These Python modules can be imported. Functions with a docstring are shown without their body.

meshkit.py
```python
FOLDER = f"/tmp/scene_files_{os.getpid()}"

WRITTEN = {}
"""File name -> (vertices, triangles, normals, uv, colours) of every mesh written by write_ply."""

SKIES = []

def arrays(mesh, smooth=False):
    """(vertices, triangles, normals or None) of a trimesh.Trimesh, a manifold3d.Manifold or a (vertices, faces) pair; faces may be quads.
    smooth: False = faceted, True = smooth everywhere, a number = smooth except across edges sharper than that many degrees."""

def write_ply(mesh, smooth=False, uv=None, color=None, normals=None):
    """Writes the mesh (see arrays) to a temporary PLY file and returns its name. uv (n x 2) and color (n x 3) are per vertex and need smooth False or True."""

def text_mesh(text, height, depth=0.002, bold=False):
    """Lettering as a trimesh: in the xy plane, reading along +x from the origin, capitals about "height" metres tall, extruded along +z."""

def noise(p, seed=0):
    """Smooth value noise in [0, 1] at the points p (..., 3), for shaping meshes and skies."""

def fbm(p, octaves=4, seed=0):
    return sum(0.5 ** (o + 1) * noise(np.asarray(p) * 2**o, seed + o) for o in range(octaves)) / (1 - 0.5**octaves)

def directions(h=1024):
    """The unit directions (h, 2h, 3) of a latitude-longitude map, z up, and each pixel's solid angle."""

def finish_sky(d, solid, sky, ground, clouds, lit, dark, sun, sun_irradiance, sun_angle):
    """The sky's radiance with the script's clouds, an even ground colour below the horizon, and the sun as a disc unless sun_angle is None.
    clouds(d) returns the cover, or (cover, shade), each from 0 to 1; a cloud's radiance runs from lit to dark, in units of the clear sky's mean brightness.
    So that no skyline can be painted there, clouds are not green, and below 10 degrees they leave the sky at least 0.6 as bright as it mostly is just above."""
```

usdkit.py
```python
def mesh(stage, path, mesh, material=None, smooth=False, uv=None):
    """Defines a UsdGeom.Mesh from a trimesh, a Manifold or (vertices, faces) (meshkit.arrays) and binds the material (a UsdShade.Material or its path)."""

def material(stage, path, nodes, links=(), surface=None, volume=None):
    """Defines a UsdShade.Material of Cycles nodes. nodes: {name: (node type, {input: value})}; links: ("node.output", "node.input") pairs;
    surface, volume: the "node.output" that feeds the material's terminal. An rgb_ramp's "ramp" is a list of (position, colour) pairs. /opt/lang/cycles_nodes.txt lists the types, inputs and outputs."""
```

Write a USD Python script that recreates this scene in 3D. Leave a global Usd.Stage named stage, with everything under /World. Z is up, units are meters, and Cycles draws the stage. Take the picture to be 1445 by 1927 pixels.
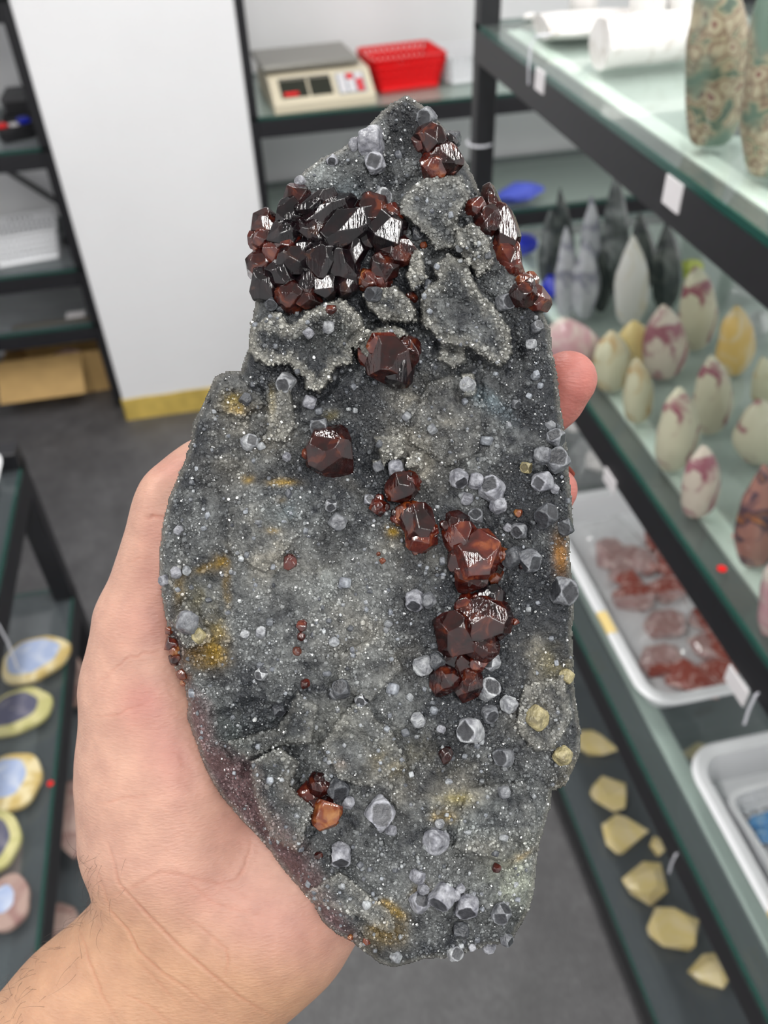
import math, random
import numpy as np, trimesh, usdkit, meshkit
from pxr import Usd, UsdGeom, UsdLux, Gf, Sdf, Vt
from scipy.ndimage import distance_transform_edt, gaussian_filter, map_coordinates
from scipy.spatial import HalfspaceIntersection, ConvexHull, cKDTree

stage = Usd.Stage.CreateInMemory()
UsdGeom.SetStageUpAxis(stage, 'Z'); UsdGeom.SetStageMetersPerUnit(stage, 1.0)
UsdGeom.Xform.Define(stage, '/World'); UsdGeom.Scope.Define(stage, '/World/Looks')

# ------------------------------------------------------------------ camera
EYE = 1.62                                   # lens height above the carpet
FPX, CX, CY = 1585.0, 722.5, 963.5           # focal length and centre in pixels of the 1445x1927 frame
_n = lambda a: np.asarray(a, float) / np.linalg.norm(a)
_down, _deep = _n([83, 1817, FPX]), _n([-432, -1363, FPX])   # vanishing directions of verticals and of the aisle
_Z = -_down; _Y = _n(_deep - _Z * (_deep @ _Z)); _X = np.cross(_Y, _Z)
R = np.stack([_X, _Y, _Z])                   # world = R @ (right, down, forward)
P0 = np.array([0, 0, EYE])
cam = UsdGeom.Camera.Define(stage, '/World/camera')
M4 = np.eye(4); M4[:3, 0] = R @ [1, 0, 0]; M4[:3, 1] = R @ [0, -1, 0]; M4[:3, 2] = R @ [0, 0, -1]; M4[:3, 3] = P0
cam.AddTransformOp().Set(Gf.Matrix4d(*M4.T.ravel().tolist()))
cam.CreateHorizontalApertureAttr(36.0); cam.CreateFocalLengthAttr(36.0 * FPX / 1445.0)
cam.CreateFStopAttr(36.0 * FPX / 1445.0 / 2.3); cam.CreateFocusDistanceAttr(0.238)
cam.CreateClippingRangeAttr(Gf.Vec2f(0.02, 60))
cam.CreateExposureAttr(0.08)

# ------------------------------------------------------------------ light: LED panels on the ceiling
CEIL = 2.75
def panel(name, x, y, w, l, power, col=(1, 0.985, 0.96)):
    L = UsdLux.RectLight.Define(stage, '/World/' + name)
    L.AddTranslateOp().Set(Gf.Vec3d(x, y, CEIL - 0.03))
    L.CreateWidthAttr(w); L.CreateHeightAttr(l); L.CreateIntensityAttr(power); L.CreateColorAttr(Gf.Vec3f(*col))
for i, (x, y, e) in enumerate([(0.20, -1.0, 42), (-1.0, 0.45, 34), (1.15, 0.45, 34), (0.15, 1.55, 34), (-1.0, -1.5, 24), (1.2, -1.5, 24)]):
    panel('panel_lamp_%03d' % i, x, y, 0.16, 1.15, e)
dome = UsdLux.DomeLight.Define(stage, '/World/room_air'); dome.CreateIntensityAttr(0.05)

# ------------------------------------------------------------------ helpers
def srgb(r, g, b):
    c = np.array([r, g, b]) / 255.0
    return tuple(np.where(c <= 0.04045, c / 12.92, ((c + 0.055) / 1.055) ** 2.4))
def ray(px, py): return R @ np.array([px - CX, py - CY, FPX])
def onZ(px, py, z):                           # point of the level z (above the floor) that the photo shows there
    r = ray(px, py); return P0 + r * ((z - EYE) / r[2])
def onX(px, py, x): r = ray(px, py); return P0 + r * (x / r[0])
def onY(px, py, y): r = ray(px, py); return P0 + r * (y / r[1])
_used = {}
def uniq(parent, name):
    k = (str(parent), name); n = _used.get(k, 0); _used[k] = n + 1
    return f'{parent}/{name}' if n == 0 else f'{parent}/{name}_{n:03d}'
def put(prim, **kw):
    for k, v in kw.items():
        if v: prim.SetCustomDataByKey(k, v)
def thing(name, label, cat, loc=(0, 0, 0), rotz=0.0, group=None, matrix=None, kind=None):
    x = UsdGeom.Xform.Define(stage, uniq('/World', name))
    if matrix is not None: x.AddTransformOp().Set(Gf.Matrix4d(*np.asarray(matrix).T.ravel().tolist()))
    else:
        x.AddTranslateOp().Set(Gf.Vec3d(*map(float, loc)))
        if rotz: x.AddRotateZOp().Set(float(rotz))
    put(x.GetPrim(), label=label, category=cat, group=group, kind=kind)
    return str(x.GetPath())
def group_part(name, parent, label=None):
    x = UsdGeom.Xform.Define(stage, uniq(parent, name)); put(x.GetPrim(), label=label); return str(x.GetPath())
def part(name, mesh, mat, parent, smooth=30, label=None, kind=None, color=None):
    if color is not None: smooth = smooth if smooth in (True, False) else True
    m = usdkit.mesh(stage, uniq(parent, name), mesh, MAT[mat] if isinstance(mat, str) else mat, smooth=smooth)
    if color is not None:
        UsdGeom.PrimvarsAPI(m).CreatePrimvar('tint', Sdf.ValueTypeNames.Color3fArray, 'vertex').Set(Vt.Vec3fArray.FromNumpy(np.asarray(color, np.float32)))
    put(m.GetPrim(), label=label, kind=kind)
    return str(m.GetPath())
def single(name, mesh, mat, label, cat, group=None, smooth=30, kind=None):
    p = part(name, mesh, mat, '/World', smooth); put(stage.GetPrimAtPath(p), label=label, category=cat, group=group, kind=kind); return p
def struct(name, mesh, mat, smooth=30):
    p = part(name, mesh, mat, '/World', smooth); put(stage.GetPrimAtPath(p), kind='structure'); return p
def copy(src, loc, rotz, label, cat, group=None, scale=None, rotxy=None):
    x = UsdGeom.Xform.Define(stage, uniq('/World', src.split('/')[-1]))
    x.GetPrim().GetReferences().AddInternalReference(src)
    x.ClearXformOpOrder()
    x.AddTranslateOp(opSuffix='place').Set(Gf.Vec3d(*map(float, loc)))
    if rotxy: x.AddRotateXYZOp(opSuffix='turn').Set(Gf.Vec3f(rotxy[0], rotxy[1], rotz))
    else: x.AddRotateZOp(opSuffix='turn').Set(float(rotz))
    if scale is not None: x.AddScaleOp(opSuffix='size').Set(Gf.Vec3f(*([scale] * 3 if np.ndim(scale) == 0 else scale)))
    x.GetPrim().SetInstanceable(True)
    put(x.GetPrim(), label=label, category=cat, group=group)
    return str(x.GetPath())
def box(x0, x1, y0, y1, z0, z1, bevel=0.0):
    b = trimesh.creation.box([x1 - x0, y1 - y0, z1 - z0])
    if bevel:
        h = np.array([x1 - x0, y1 - y0, z1 - z0]) / 2
        pts = []
        for s in np.ndindex(2, 2, 2):
            c = (np.array(s) * 2 - 1)
            for k in range(3):
                q = c * h; q = q - c * bevel * (np.arange(3) != k); pts.append(q)
        b = trimesh.convex.convex_hull(np.array(pts))
    b.apply_translation([(x0 + x1) / 2, (y0 + y1) / 2, (z0 + z1) / 2])
    return b
cat = trimesh.util.concatenate
def tube(pts, r, sides=8):
    pts = np.asarray(pts, float); t = np.gradient(pts, axis=0); t /= np.linalg.norm(t, axis=1, keepdims=True)
    a = np.cross(t, np.where(np.abs(t[:, 2:]) < .9, [0, 0, 1.], [1., 0, 0])); a /= np.linalg.norm(a, axis=1, keepdims=True); b = np.cross(t, a)
    ang = np.arange(sides) * 2 * np.pi / sides
    v = pts[:, None] + r * (np.cos(ang)[None, :, None] * a[:, None] + np.sin(ang)[None, :, None] * b[:, None])
    f = []
    for i in range(len(pts) - 1):
        for j in range(sides):
            k = (j + 1) % sides; f += [[i * sides + j, i * sides + k, (i + 1) * sides + k], [i * sides + j, (i + 1) * sides + k, (i + 1) * sides + j]]
    return trimesh.Trimesh(v.reshape(-1, 3), f, process=False)
def flat(mesh_, rot, loc):
    m = mesh_.copy(); T = np.eye(4); T[:3, :3] = rot; T[:3, 3] = loc; m.apply_transform(T); return m

# ------------------------------------------------------------------ materials
MAT = {}
def mat(name, nodes, links=(), surface='p.BSDF', **k):
    MAT[name] = usdkit.material(stage, '/World/Looks/' + name, nodes, links, surface, **k); return MAT[name]
def plain(name, col, rough=0.5, noise=0.0, scale=30, bump=0.0, **kw):
    nodes = {'p': ('principled_bsdf', dict(base_color=col, roughness=rough, **kw))}; links = []
    if noise or bump:
        nodes['c'] = ('texture_coordinate', {}); nodes['n'] = ('noise_texture', dict(scale=scale, detail=5.0)); links.append(('c.object', 'n.vector'))
    if noise:
        a = np.array(col)
        nodes['r'] = ('rgb_ramp', {'ramp': [(0.3, tuple(a * (1 - noise))), (0.7, tuple(np.minimum(a * (1 + noise), 1)))]})
        links += [('n.fac', 'r.fac'), ('r.color', 'p.base_color')]
    if bump:
        nodes['b'] = ('bump', dict(strength=1.0, distance=bump)); links += [('n.fac', 'b.height'), ('b.normal', 'p.normal')]
    return mat(name, nodes, links)
plain('wall_white', srgb(238, 238, 240), 0.6, 0.02, 3)
plain('ceiling_white', srgb(238, 238, 236), 0.8)
plain('tape_yellow', srgb(206, 178, 92), 0.45, 0.15, 25)
plain('frame_black', srgb(30, 30, 34), 0.42, 0.15, 60)
plain('reflection_pale', srgb(222, 232, 224), 0.4)  # pale tone of the bright band reflected in the shelf glass
plain('paper_white', srgb(232, 228, 230), 0.5)
plain('plastic_white', srgb(236, 237, 240), 0.3)
plain('plastic_red', srgb(232, 22, 28), 0.35)
plain('sticker_red', srgb(235, 30, 30), 0.4)
plain('plastic_beige', srgb(216, 206, 182), 0.4)
plain('steel_grey', srgb(150, 148, 142), 0.38, metallic=0.6)
plain('display_dark', srgb(46, 48, 40), 0.08)
plain('key_grey', srgb(150, 158, 168), 0.4)
plain('cardboard', srgb(186, 152, 98), 0.75, 0.08, 18)
plain('tool_black', srgb(24, 24, 28), 0.5)
plain('machine_grey', srgb(84, 84, 86), 0.5)
plain('plastic_blue', srgb(24, 40, 170), 0.4)
plain('bag_blue', srgb(90, 105, 215), 0.4)
plain('stick_yellow', srgb(250, 222, 150), 0.5)
plain('tie_clear', srgb(215, 215, 222), 0.3)
# carpet: dark grey pile, streaked and mottled
mat('carpet', {'c': ('geometry', {}), 'n': ('noise_texture', dict(scale=14.0, detail=8.0, roughness=0.7)), 'm': ('mapping', dict(scale=(60.0, 16.0, 20.0))),
    'n2': ('noise_texture', dict(scale=6.0, detail=4.0)), 'mx': ('mix', dict(mix_type='mix', fac=0.5)),
    'r': ('rgb_ramp', {'ramp': [(0.36, srgb(56, 55, 57)), (0.5, srgb(78, 77, 79)), (0.64, srgb(104, 103, 105))]}),
    'b': ('bump', dict(strength=0.5, distance=0.003)), 'p': ('principled_bsdf', dict(roughness=0.5, ior=1.75))},
    [('c.position', 'n.vector'), ('c.position', 'm.vector'), ('m.vector', 'n2.vector'), ('n.color', 'mx.color1'), ('n2.color', 'mx.color2'), ('mx.color', 'r.fac'), ('r.color', 'p.base_color'), ('n2.fac', 'b.height'), ('b.normal', 'p.normal')])
# glass pane: clear with a green body and a mirror-like skin, plus a diffuse haze painted in for reflections and glare
def pane(name, tint, haze, dcol, ior=1.6):
    mat(name, {'t': ('transparent_bsdf', dict(color=tint)), 'g': ('glossy_bsdf', dict(color=(0.95, 1, 0.98), roughness=0.03)), 'd': ('diffuse_bsdf', dict(color=dcol)),
        'f': ('fresnel', dict(IOR=ior)), 'ge': ('geometry', {}), 'fr': ('math', dict(math_type='subtract', value1=1.0)), 'fm': ('math', dict(math_type='multiply')), 'm': ('mix_closure', {}), 'm2': ('mix_closure', dict(fac=haze))},
        [('ge.backfacing', 'fr.value2'), ('f.fac', 'fm.value1'), ('fr.value', 'fm.value2'), ('fm.value', 'm.fac'), ('t.BSDF', 'm.closure1'), ('g.BSDF', 'm.closure2'), ('m.closure', 'm2.closure1'), ('d.BSDF', 'm2.closure2')], surface='m2.closure')
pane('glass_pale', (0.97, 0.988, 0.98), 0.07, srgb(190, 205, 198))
mat('reflection_hazy', {'t': ('transparent_bsdf', dict(color=(0.93, 0.97, 0.95))), 'd': ('diffuse_bsdf', dict(color=srgb(205, 215, 209))), 'm': ('mix_closure', dict(fac=0.5))}, [('t.BSDF', 'm.closure1'), ('d.BSDF', 'm.closure2')], surface='m.closure')  # reflected paleness of the glass, put into a half-clear sheet
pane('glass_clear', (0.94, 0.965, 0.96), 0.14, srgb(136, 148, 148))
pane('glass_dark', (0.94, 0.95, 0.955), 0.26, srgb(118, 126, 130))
pane('film_clear', (0.99, 0.99, 0.99), 0.13, srgb(240, 240, 242), 2.2)
mat('glass_edge', {'p': ('principled_bsdf', dict(base_color=srgb(36, 78, 70), roughness=0.12))})
def veined(name, a, b, scale, lo, hi, rough=0.16, third=None, dist=1.2, **kw):
    stops = [(lo, a), (hi, b)] if third is None else [(lo, a), (hi, b), (min(hi + 0.13, 1), third)]
    mat(name, {'c': ('texture_coordinate', {}), 'n': ('noise_texture', dict(scale=scale, detail=3.0, distortion=dist)), 'r': ('rgb_ramp', {'ramp': stops}),
        'p': ('principled_bsdf', dict(roughness=rough, **kw))}, [('c.object', 'n.vector'), ('n.fac', 'r.fac'), ('r.color', 'p.base_color')])
veined('rhodo_a', srgb(192, 189, 166), srgb(138, 86, 96), 19.0, 0.5, 0.58)
veined('rhodo_b', srgb(196, 186, 172), srgb(146, 96, 106), 24.0, 0.46, 0.56)
veined('rhodo_c', srgb(188, 186, 160), srgb(168, 138, 92), 22.0, 0.46, 0.6, third=srgb(150, 86, 98))
veined('rhodo_pink', srgb(180, 142, 146), srgb(196, 188, 178), 20.0, 0.42, 0.6)
veined('honey', srgb(206, 174, 106), srgb(208, 198, 172), 18.0, 0.42, 0.6, third=srgb(190, 110, 70))
veined('flame_white', srgb(208, 208, 204), srgb(190, 178, 142), 14.0, 0.46, 0.66, 0.12)
veined('calcite', srgb(222, 202, 140), srgb(226, 210, 172), 16.0, 0.4, 0.66, 0.22)
veined('quartz_white', srgb(232, 228, 226), srgb(204, 196, 190), 26.0, 0.5, 0.68, 0.3)
veined('purple_brown', srgb(150, 108, 98), srgb(60, 56, 72), 24.0, 0.46, 0.56, third=srgb(176, 112, 60))
veined('tower_grey', srgb(92, 98, 98), srgb(150, 156, 156), 22.0, 0.42, 0.62, 0.08, transmission_weight=0.25)
veined('tower_dark', srgb(58, 66, 66), srgb(104, 110, 106), 20.0, 0.42, 0.62, 0.08, transmission_weight=0.2)
veined('tower_pale', srgb(196, 198, 204), srgb(140, 142, 156), 26.0, 0.45, 0.6, 0.08, transmission_weight=0.2)
veined('red_stone', srgb(150, 78, 68), srgb(206, 170, 164), 40.0, 0.5, 0.62, 0.3)
veined('blue_stone', srgb(96, 152, 205), srgb(160, 190, 215), 45.0, 0.45, 0.6, 0.2)
veined('pink_rough', srgb(178, 150, 140), srgb(150, 112, 108), 18.0, 0.45, 0.6, 0.6, third=srgb(196, 180, 150))
veined('agate_rind', srgb(232, 216, 172), srgb(205, 178, 112), 24.0, 0.45, 0.62, 0.5)
veined('agate_rind_green', srgb(214, 206, 150), srgb(196, 190, 128), 24.0, 0.45, 0.62, 0.5)
veined('agate_blue', srgb(176, 190, 222), srgb(214, 220, 234), 20.0, 0.45, 0.62, 0.08)
veined('agate_slate', srgb(104, 104, 124), srgb(140, 136, 148), 20.0, 0.45, 0.62, 0.08)
# ocean jasper: round orbs, cream and brown on green
mat('jasper', {'c': ('texture_coordinate', {}), 'nz': ('noise_texture', dict(scale=30.0, detail=3.0)), 'ad': ('mix', dict(mix_type='linear_light', fac=0.02)), 'v': ('voronoi_texture', dict(scale=52.0)),
    'r': ('rgb_ramp', {'ramp': [(0.0, srgb(120, 86, 78)), (0.16, srgb(132, 100, 90)), (0.24, srgb(182, 174, 148)), (0.42, srgb(160, 148, 124)), (0.5, srgb(120, 100, 86)), (0.58, srgb(172, 162, 134)), (0.74, srgb(96, 112, 96)), (1, srgb(78, 92, 84))]}),
    'n2': ('noise_texture', dict(scale=11.0, detail=3.0)), 'r2': ('rgb_ramp', {'ramp': [(0.48, (0, 0, 0)), (0.56, (1, 1, 1))]}), 'mx': ('mix', dict(mix_type='mix', color2=srgb(104, 126, 112))),
    'p': ('principled_bsdf', dict(roughness=0.14))},
    [('c.object', 'nz.vector'), ('c.object', 'ad.color1'), ('nz.color', 'ad.color2'), ('ad.color', 'v.vector'), ('v.distance', 'r.fac'), ('c.object', 'n2.vector'), ('n2.fac', 'r2.fac'), ('r2.color', 'mx.fac'), ('r.color', 'mx.color1'), ('mx.color', 'p.base_color')])
# skin
mat('skin', {'a': ('attribute', dict(attribute='tint')), 'c': ('texture_coordinate', {}), 'n': ('noise_texture', dict(scale=140.0, detail=4.0)), 'mp': ('mapping', dict(rotation=(0.0, 0.0, 0.5), scale=(1.0, 2.6, 1.0))), 'v': ('voronoi_texture', dict(scale=520.0)), 'n3': ('noise_texture', dict(scale=420.0, detail=5.0, roughness=0.65)),
    'r': ('rgb_ramp', {'ramp': [(0.3, (0.9, 0.86, 0.86)), (0.7, (1.06, 1.05, 1.03))]}), 'mx': ('mix', dict(mix_type='multiply', fac=1.0)), 'b': ('bump', dict(strength=0.4, distance=0.0003)), 'b2': ('bump', dict(strength=0.4, distance=0.0005)),
    'p': ('principled_bsdf', dict(roughness=0.46, specular_ior_level=0.4, subsurface_weight=0.2, subsurface_scale=0.0014, subsurface_radius=(1.0, 0.45, 0.28)))},
    [('c.object', 'n.vector'), ('c.object', 'mp.vector'), ('mp.vector', 'v.vector'), ('mp.vector', 'n3.vector'), ('n.fac', 'r.fac'), ('a.color', 'mx.color1'), ('r.color', 'mx.color2'), ('mx.color', 'p.base_color'), ('v.distance', 'b.height'), ('n3.fac', 'b2.height'), ('b.normal', 'b2.normal'), ('b2.normal', 'p.normal')])
plain('hair_dark', srgb(58, 44, 36), 0.5)
plain('nail', srgb(226, 170, 156), 0.25)
# drusy rock skin: mineral colours from the mesh, sugar-grain relief, glinting
mat('druse', {'a': ('attribute', dict(attribute='tint')), 'c': ('texture_coordinate', {}), 'v': ('voronoi_texture', dict(scale=1500.0)), 'v2': ('voronoi_texture', dict(scale=3200.0)), 'n': ('noise_texture', dict(scale=900.0, detail=4.0)),
    'r': ('rgb_ramp', {'ramp': [(0.3, (0.72, 0.72, 0.72)), (0.5, (0.97, 0.97, 0.97)), (0.68, (1.5, 1.5, 1.5))]}), 'mx': ('mix', dict(mix_type='multiply', fac=1.0)),
    'b': ('bump', dict(strength=0.7, distance=0.0004)), 'b2': ('bump', dict(strength=0.4, distance=0.0002)),
    'p': ('principled_bsdf', dict(roughness=0.42, specular_ior_level=0.22))},
    [('c.object', 'v.vector'), ('c.object', 'v2.vector'), ('c.object', 'n.vector'), ('n.fac', 'r.fac'), ('a.color', 'mx.color1'), ('r.color', 'mx.color2'), ('mx.color', 'p.base_color'), ('v.distance', 'b.height'), ('v2.distance', 'b2.height'), ('b.normal', 'b2.normal'), ('b2.normal', 'p.normal')])
mat('druse_grain', {'a': ('attribute', dict(attribute='tint')), 'p': ('principled_bsdf', dict(roughness=0.14, specular_ior_level=0.5))}, [('a.color', 'p.base_color')])
mat('grey_crystal', {'a': ('attribute', dict(attribute='tint')), 'c': ('texture_coordinate', {}), 'n': ('noise_texture', dict(scale=1100.0, detail=5.0)), 'n2': ('noise_texture', dict(scale=420.0, detail=4.0)),
    'r': ('rgb_ramp', {'ramp': [(0.34, (0.55, 0.55, 0.58)), (0.52, (1, 1, 1)), (0.66, (1.35, 1.35, 1.33))]}), 'mx': ('mix', dict(mix_type='multiply', fac=1.0)), 'b': ('bump', dict(strength=0.6, distance=0.0004)),
    'p': ('principled_bsdf', dict(roughness=0.34, specular_ior_level=0.45))},
    [('c.object', 'n.vector'), ('c.object', 'n2.vector'), ('n2.fac', 'r.fac'), ('a.color', 'mx.color1'), ('r.color', 'mx.color2'), ('mx.color', 'p.base_color'), ('n.fac', 'b.height'), ('b.normal', 'p.normal')])
def sphal(name, dark, mid, hot, lo, hi, ior=1.55, tr=0.0):
    mat(name, {'c': ('texture_coordinate', {}), 'n': ('noise_texture', dict(scale=230.0, detail=3.0, distortion=0.8)), 'r': ('rgb_ramp', {'ramp': [(lo, dark), (hi, mid), (min(hi + 0.17, 1), hot)]}),
        'm': ('mapping', dict(rotation=(0.5, 0.8, 0.3), scale=(1.0, 0.16, 0.3))), 'w': ('noise_texture', dict(scale=1500.0, detail=3.0)), 'n2': ('noise_texture', dict(scale=300.0, detail=2.0)),
        'b': ('bump', dict(strength=0.4, distance=0.0002)), 'b2': ('bump', dict(strength=0.16, distance=0.0006)), 'bv': ('bevel', dict(radius=0.0005, samples=6)),
        'p': ('principled_bsdf', dict(roughness=0.035, ior=ior, transmission_weight=tr))},
        [('c.object', 'n.vector'), ('n.fac', 'r.fac'), ('r.color', 'p.base_color'), ('c.object', 'm.vector'), ('m.vector', 'w.vector'), ('c.object', 'n2.vector'), ('w.fac', 'b.height'), ('bv.bevel', 'b.normal'), ('n2.fac', 'b2.height'), ('b.normal', 'b2.normal'), ('b2.normal', 'p.normal')])
sphal('sphalerite_black', (0.004, 0.003, 0.004), (0.010, 0.004, 0.005), (0.05, 0.018, 0.008), 0.42, 0.62)
sphal('sphalerite_red', (0.010, 0.003, 0.003), (0.036, 0.006, 0.005), (0.13, 0.026, 0.009), 0.36, 0.56, 1.6, 0.3)
sphal('sphalerite_ruby', (0.05, 0.006, 0.004), (0.16, 0.018, 0.008), (0.40, 0.10, 0.03), 0.36, 0.55, 1.8, 0.55)
sphal('sphalerite_orange', (0.10, 0.016, 0.006), (0.30, 0.06, 0.012), (0.60, 0.26, 0.08), 0.36, 0.55, 1.8, 0.55)

# ------------------------------------------------------------------ the room
struct('floor', box(-1.9, 1.9, -2.4, 3.08, -0.05, 0), 'carpet')
struct('ceiling', box(-1.9, 1.9, -2.4, 3.08, CEIL, CEIL + .05), 'ceiling_white')
struct('wall_back', box(-1.95, 1.95, 3.08, 3.13, 0, CEIL), 'wall_white')
struct('wall_front', box(-1.95, 1.95, -2.45, -2.4, 0, CEIL), 'wall_white')
struct('wall_left', box(-1.95, -1.9, -2.4, 3.08, 0, CEIL), 'wall_white')
struct('wall_right', box(1.9, 1.95, -2.4, 3.08, 0, CEIL), 'wall_white')
put(stage.GetPrimAtPath(struct('pillar', box(-.43, .112, 2.51, 3.08, 0, CEIL, .004), 'wall_white')), label='broad white square pillar in front of the back wall')
def wavy_band(x0, x1, y, z1):
    xs = np.linspace(x0, x1, 60); top = z1 + .004 * (meshkit.noise(np.stack([xs * 14, xs * 0, xs * 0], -1), 3) - .5)
    v, f = [], []
    for i, x in enumerate(xs): v += [[x, y, 0], [x, y, top[i]], [x, y - .004, 0], [x, y - .004, top[i]]]
    for i in range(59):
        a, b = 4 * i, 4 * i + 4; f += [[a + 2, b + 2, b + 3], [a + 2, b + 3, a + 3], [a + 3, b + 3, b + 1], [a + 3, b + 1, a + 1], [a, a + 1, b + 1], [a, b + 1, b]]
    return trimesh.Trimesh(v, f, process=False)
struct('trim_1', cat([wavy_band(-.432, .112, 2.51, .082), box(-.434, -.43, 2.506, 3.08, 0, .08)]), 'tape_yellow')

# ------------------------------------------------------------------ racks
LA, LB, LC, LD = EYE - .319, EYE - .69, EYE - 1.10, EYE - 1.51
def rack(label, x0, x1, y0, y1, levels, top, glass='glass_clear', strip='', sheet_levels=0):
    t = thing('display_rack', label, 'shelving rack', (x0, y0, 0))
    W, D = x1 - x0, y1 - y0; s = .036
    for a in (0, W - s):
        for b in (0, D - s): part('post', box(a, a + s, b, b + s, 0, top, .002), 'frame_black', t)
    for li, z in enumerate(levels):
        z -= .009; gl = glass if isinstance(glass, str) else glass[li]
        def rail(m): part('rail', m, 'frame_black', t)
        e = .0005
        rail(cat([box(s, W - s, -e, .004, z - .048, z), box(s, W - s, .004, .04, z - .003, z)]))
        rail(cat([box(s, W - s, D - .004, D + e, z - .048, z), box(s, W - s, D - .04, D - .004, z - .003, z)]))
        rail(cat([box(-e, .004, s, D - s, z - .048, z), box(.004, .04, s, D - s, z - .003, z)]))
        rail(cat([box(W - .004, W + e, s, D - s, z - .048, z), box(W - .04, W - .004, s, D - s, z - .003, z)]))
        g = part('glass_shelf', box(.002, W - .002, .002, D - .002, z + .0005, z + .0085), gl, t)
        if li < sheet_levels: part('reflection_sheet', box(.072 if 'x-' in strip else .041, W - .041, .041, D - .041, z - .009, z - .003), 'reflection_hazy', t)  # pale sheet added under the glass to imitate its bright reflection
        part('glass_edge', cat([box(0, .0035, 0, D, z + .0004, z + .0088), box(W - .0035, W, 0, D, z + .0004, z + .0088), box(0, W, 0, .0035, z + .0004, z + .0088), box(0, W, D - .0035, D, z + .0004, z + .0088)]), 'glass_edge', g)
        if 'x-' in strip and li < 3: part('reflection_strip', box(.044, .072, .04, D - .04, z - .006, z), 'reflection_pale', t)  # pale strip added to stand for a bright band reflected in the glass
        if 'x+' in strip: part('reflection_strip', box(W - .072, W - .044, .04, D - .04, z - .006, z), 'reflection_pale', t)
        if 'y-' in strip: part('reflection_strip', box(.04, W - .04, .044, .072, z - .006, z), 'reflection_pale', t)
    return t
r_right = rack('black steel rack with glass shelves full of carved stones on the right of the aisle', .47, .98, -.75, 1.57, (LA, LB, LC, LD), 1.95, ['glass_pale', 'glass_pale', 'glass_clear', 'glass_dark'], 'x-', sheet_levels=2)
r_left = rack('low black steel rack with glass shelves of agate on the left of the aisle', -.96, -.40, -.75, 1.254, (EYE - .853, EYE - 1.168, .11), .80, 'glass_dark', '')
r_back = rack('black rack with glass shelves against the back wall, right of the white pillar', .104, 1.78, 2.56, 3.05, (EYE - .715, EYE - 1.07), 2.1, 'glass_pale', '', sheet_levels=2)
r_store = rack('black storage rack partly hidden behind the left side of the white pillar', -1.75, -.438, 2.60, 3.05, (1.235, .87, .512, .322), 1.9, 'glass_dark', '')
part('brace', tube([[.95, .44, .80], [1.24, .44, .53]], .010, 6), 'machine_grey', r_store, label='grey diagonal brace')
# price tags and ties on the rails of the right rack
def on_rail(px, py, w, h, nm='price_tag', what=''):
    p = onX(px, py, .4685)
    return single(nm, box(.4672, .4694, p[1] - w / 2, p[1] + w / 2, p[2] - h / 2, p[2] + h / 2), 'paper_white', what, 'price tag')
on_rail(1016, 152, .034, .028, what='small white price tag near the far end of the upper black rail')
on_rail(1266, 365, .036, .030, what='white price tag in the middle of the upper black rail')
on_rail(1147, 905, .036, .022, what='white price tag on the middle shelf rail, beside the edge of the held rock')
on_rail(1386, 1290, .040, .024, what='white price tag on the middle shelf rail, above the white tray')
def zip_tie(px, py, lab, h=.052):
    p = onX(px, py, .47)
    return single('zip_tie', tube([[.468, p[1], p[2] - h / 2], [.466, p[1], p[2]], [.467, p[1], p[2] + h / 2], [.475, p[1], p[2] + h / 2 + .011], [.50, p[1], p[2] + h / 2 + .0112]], .0016, 6), 'tie_clear', lab, 'cable tie')
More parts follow.
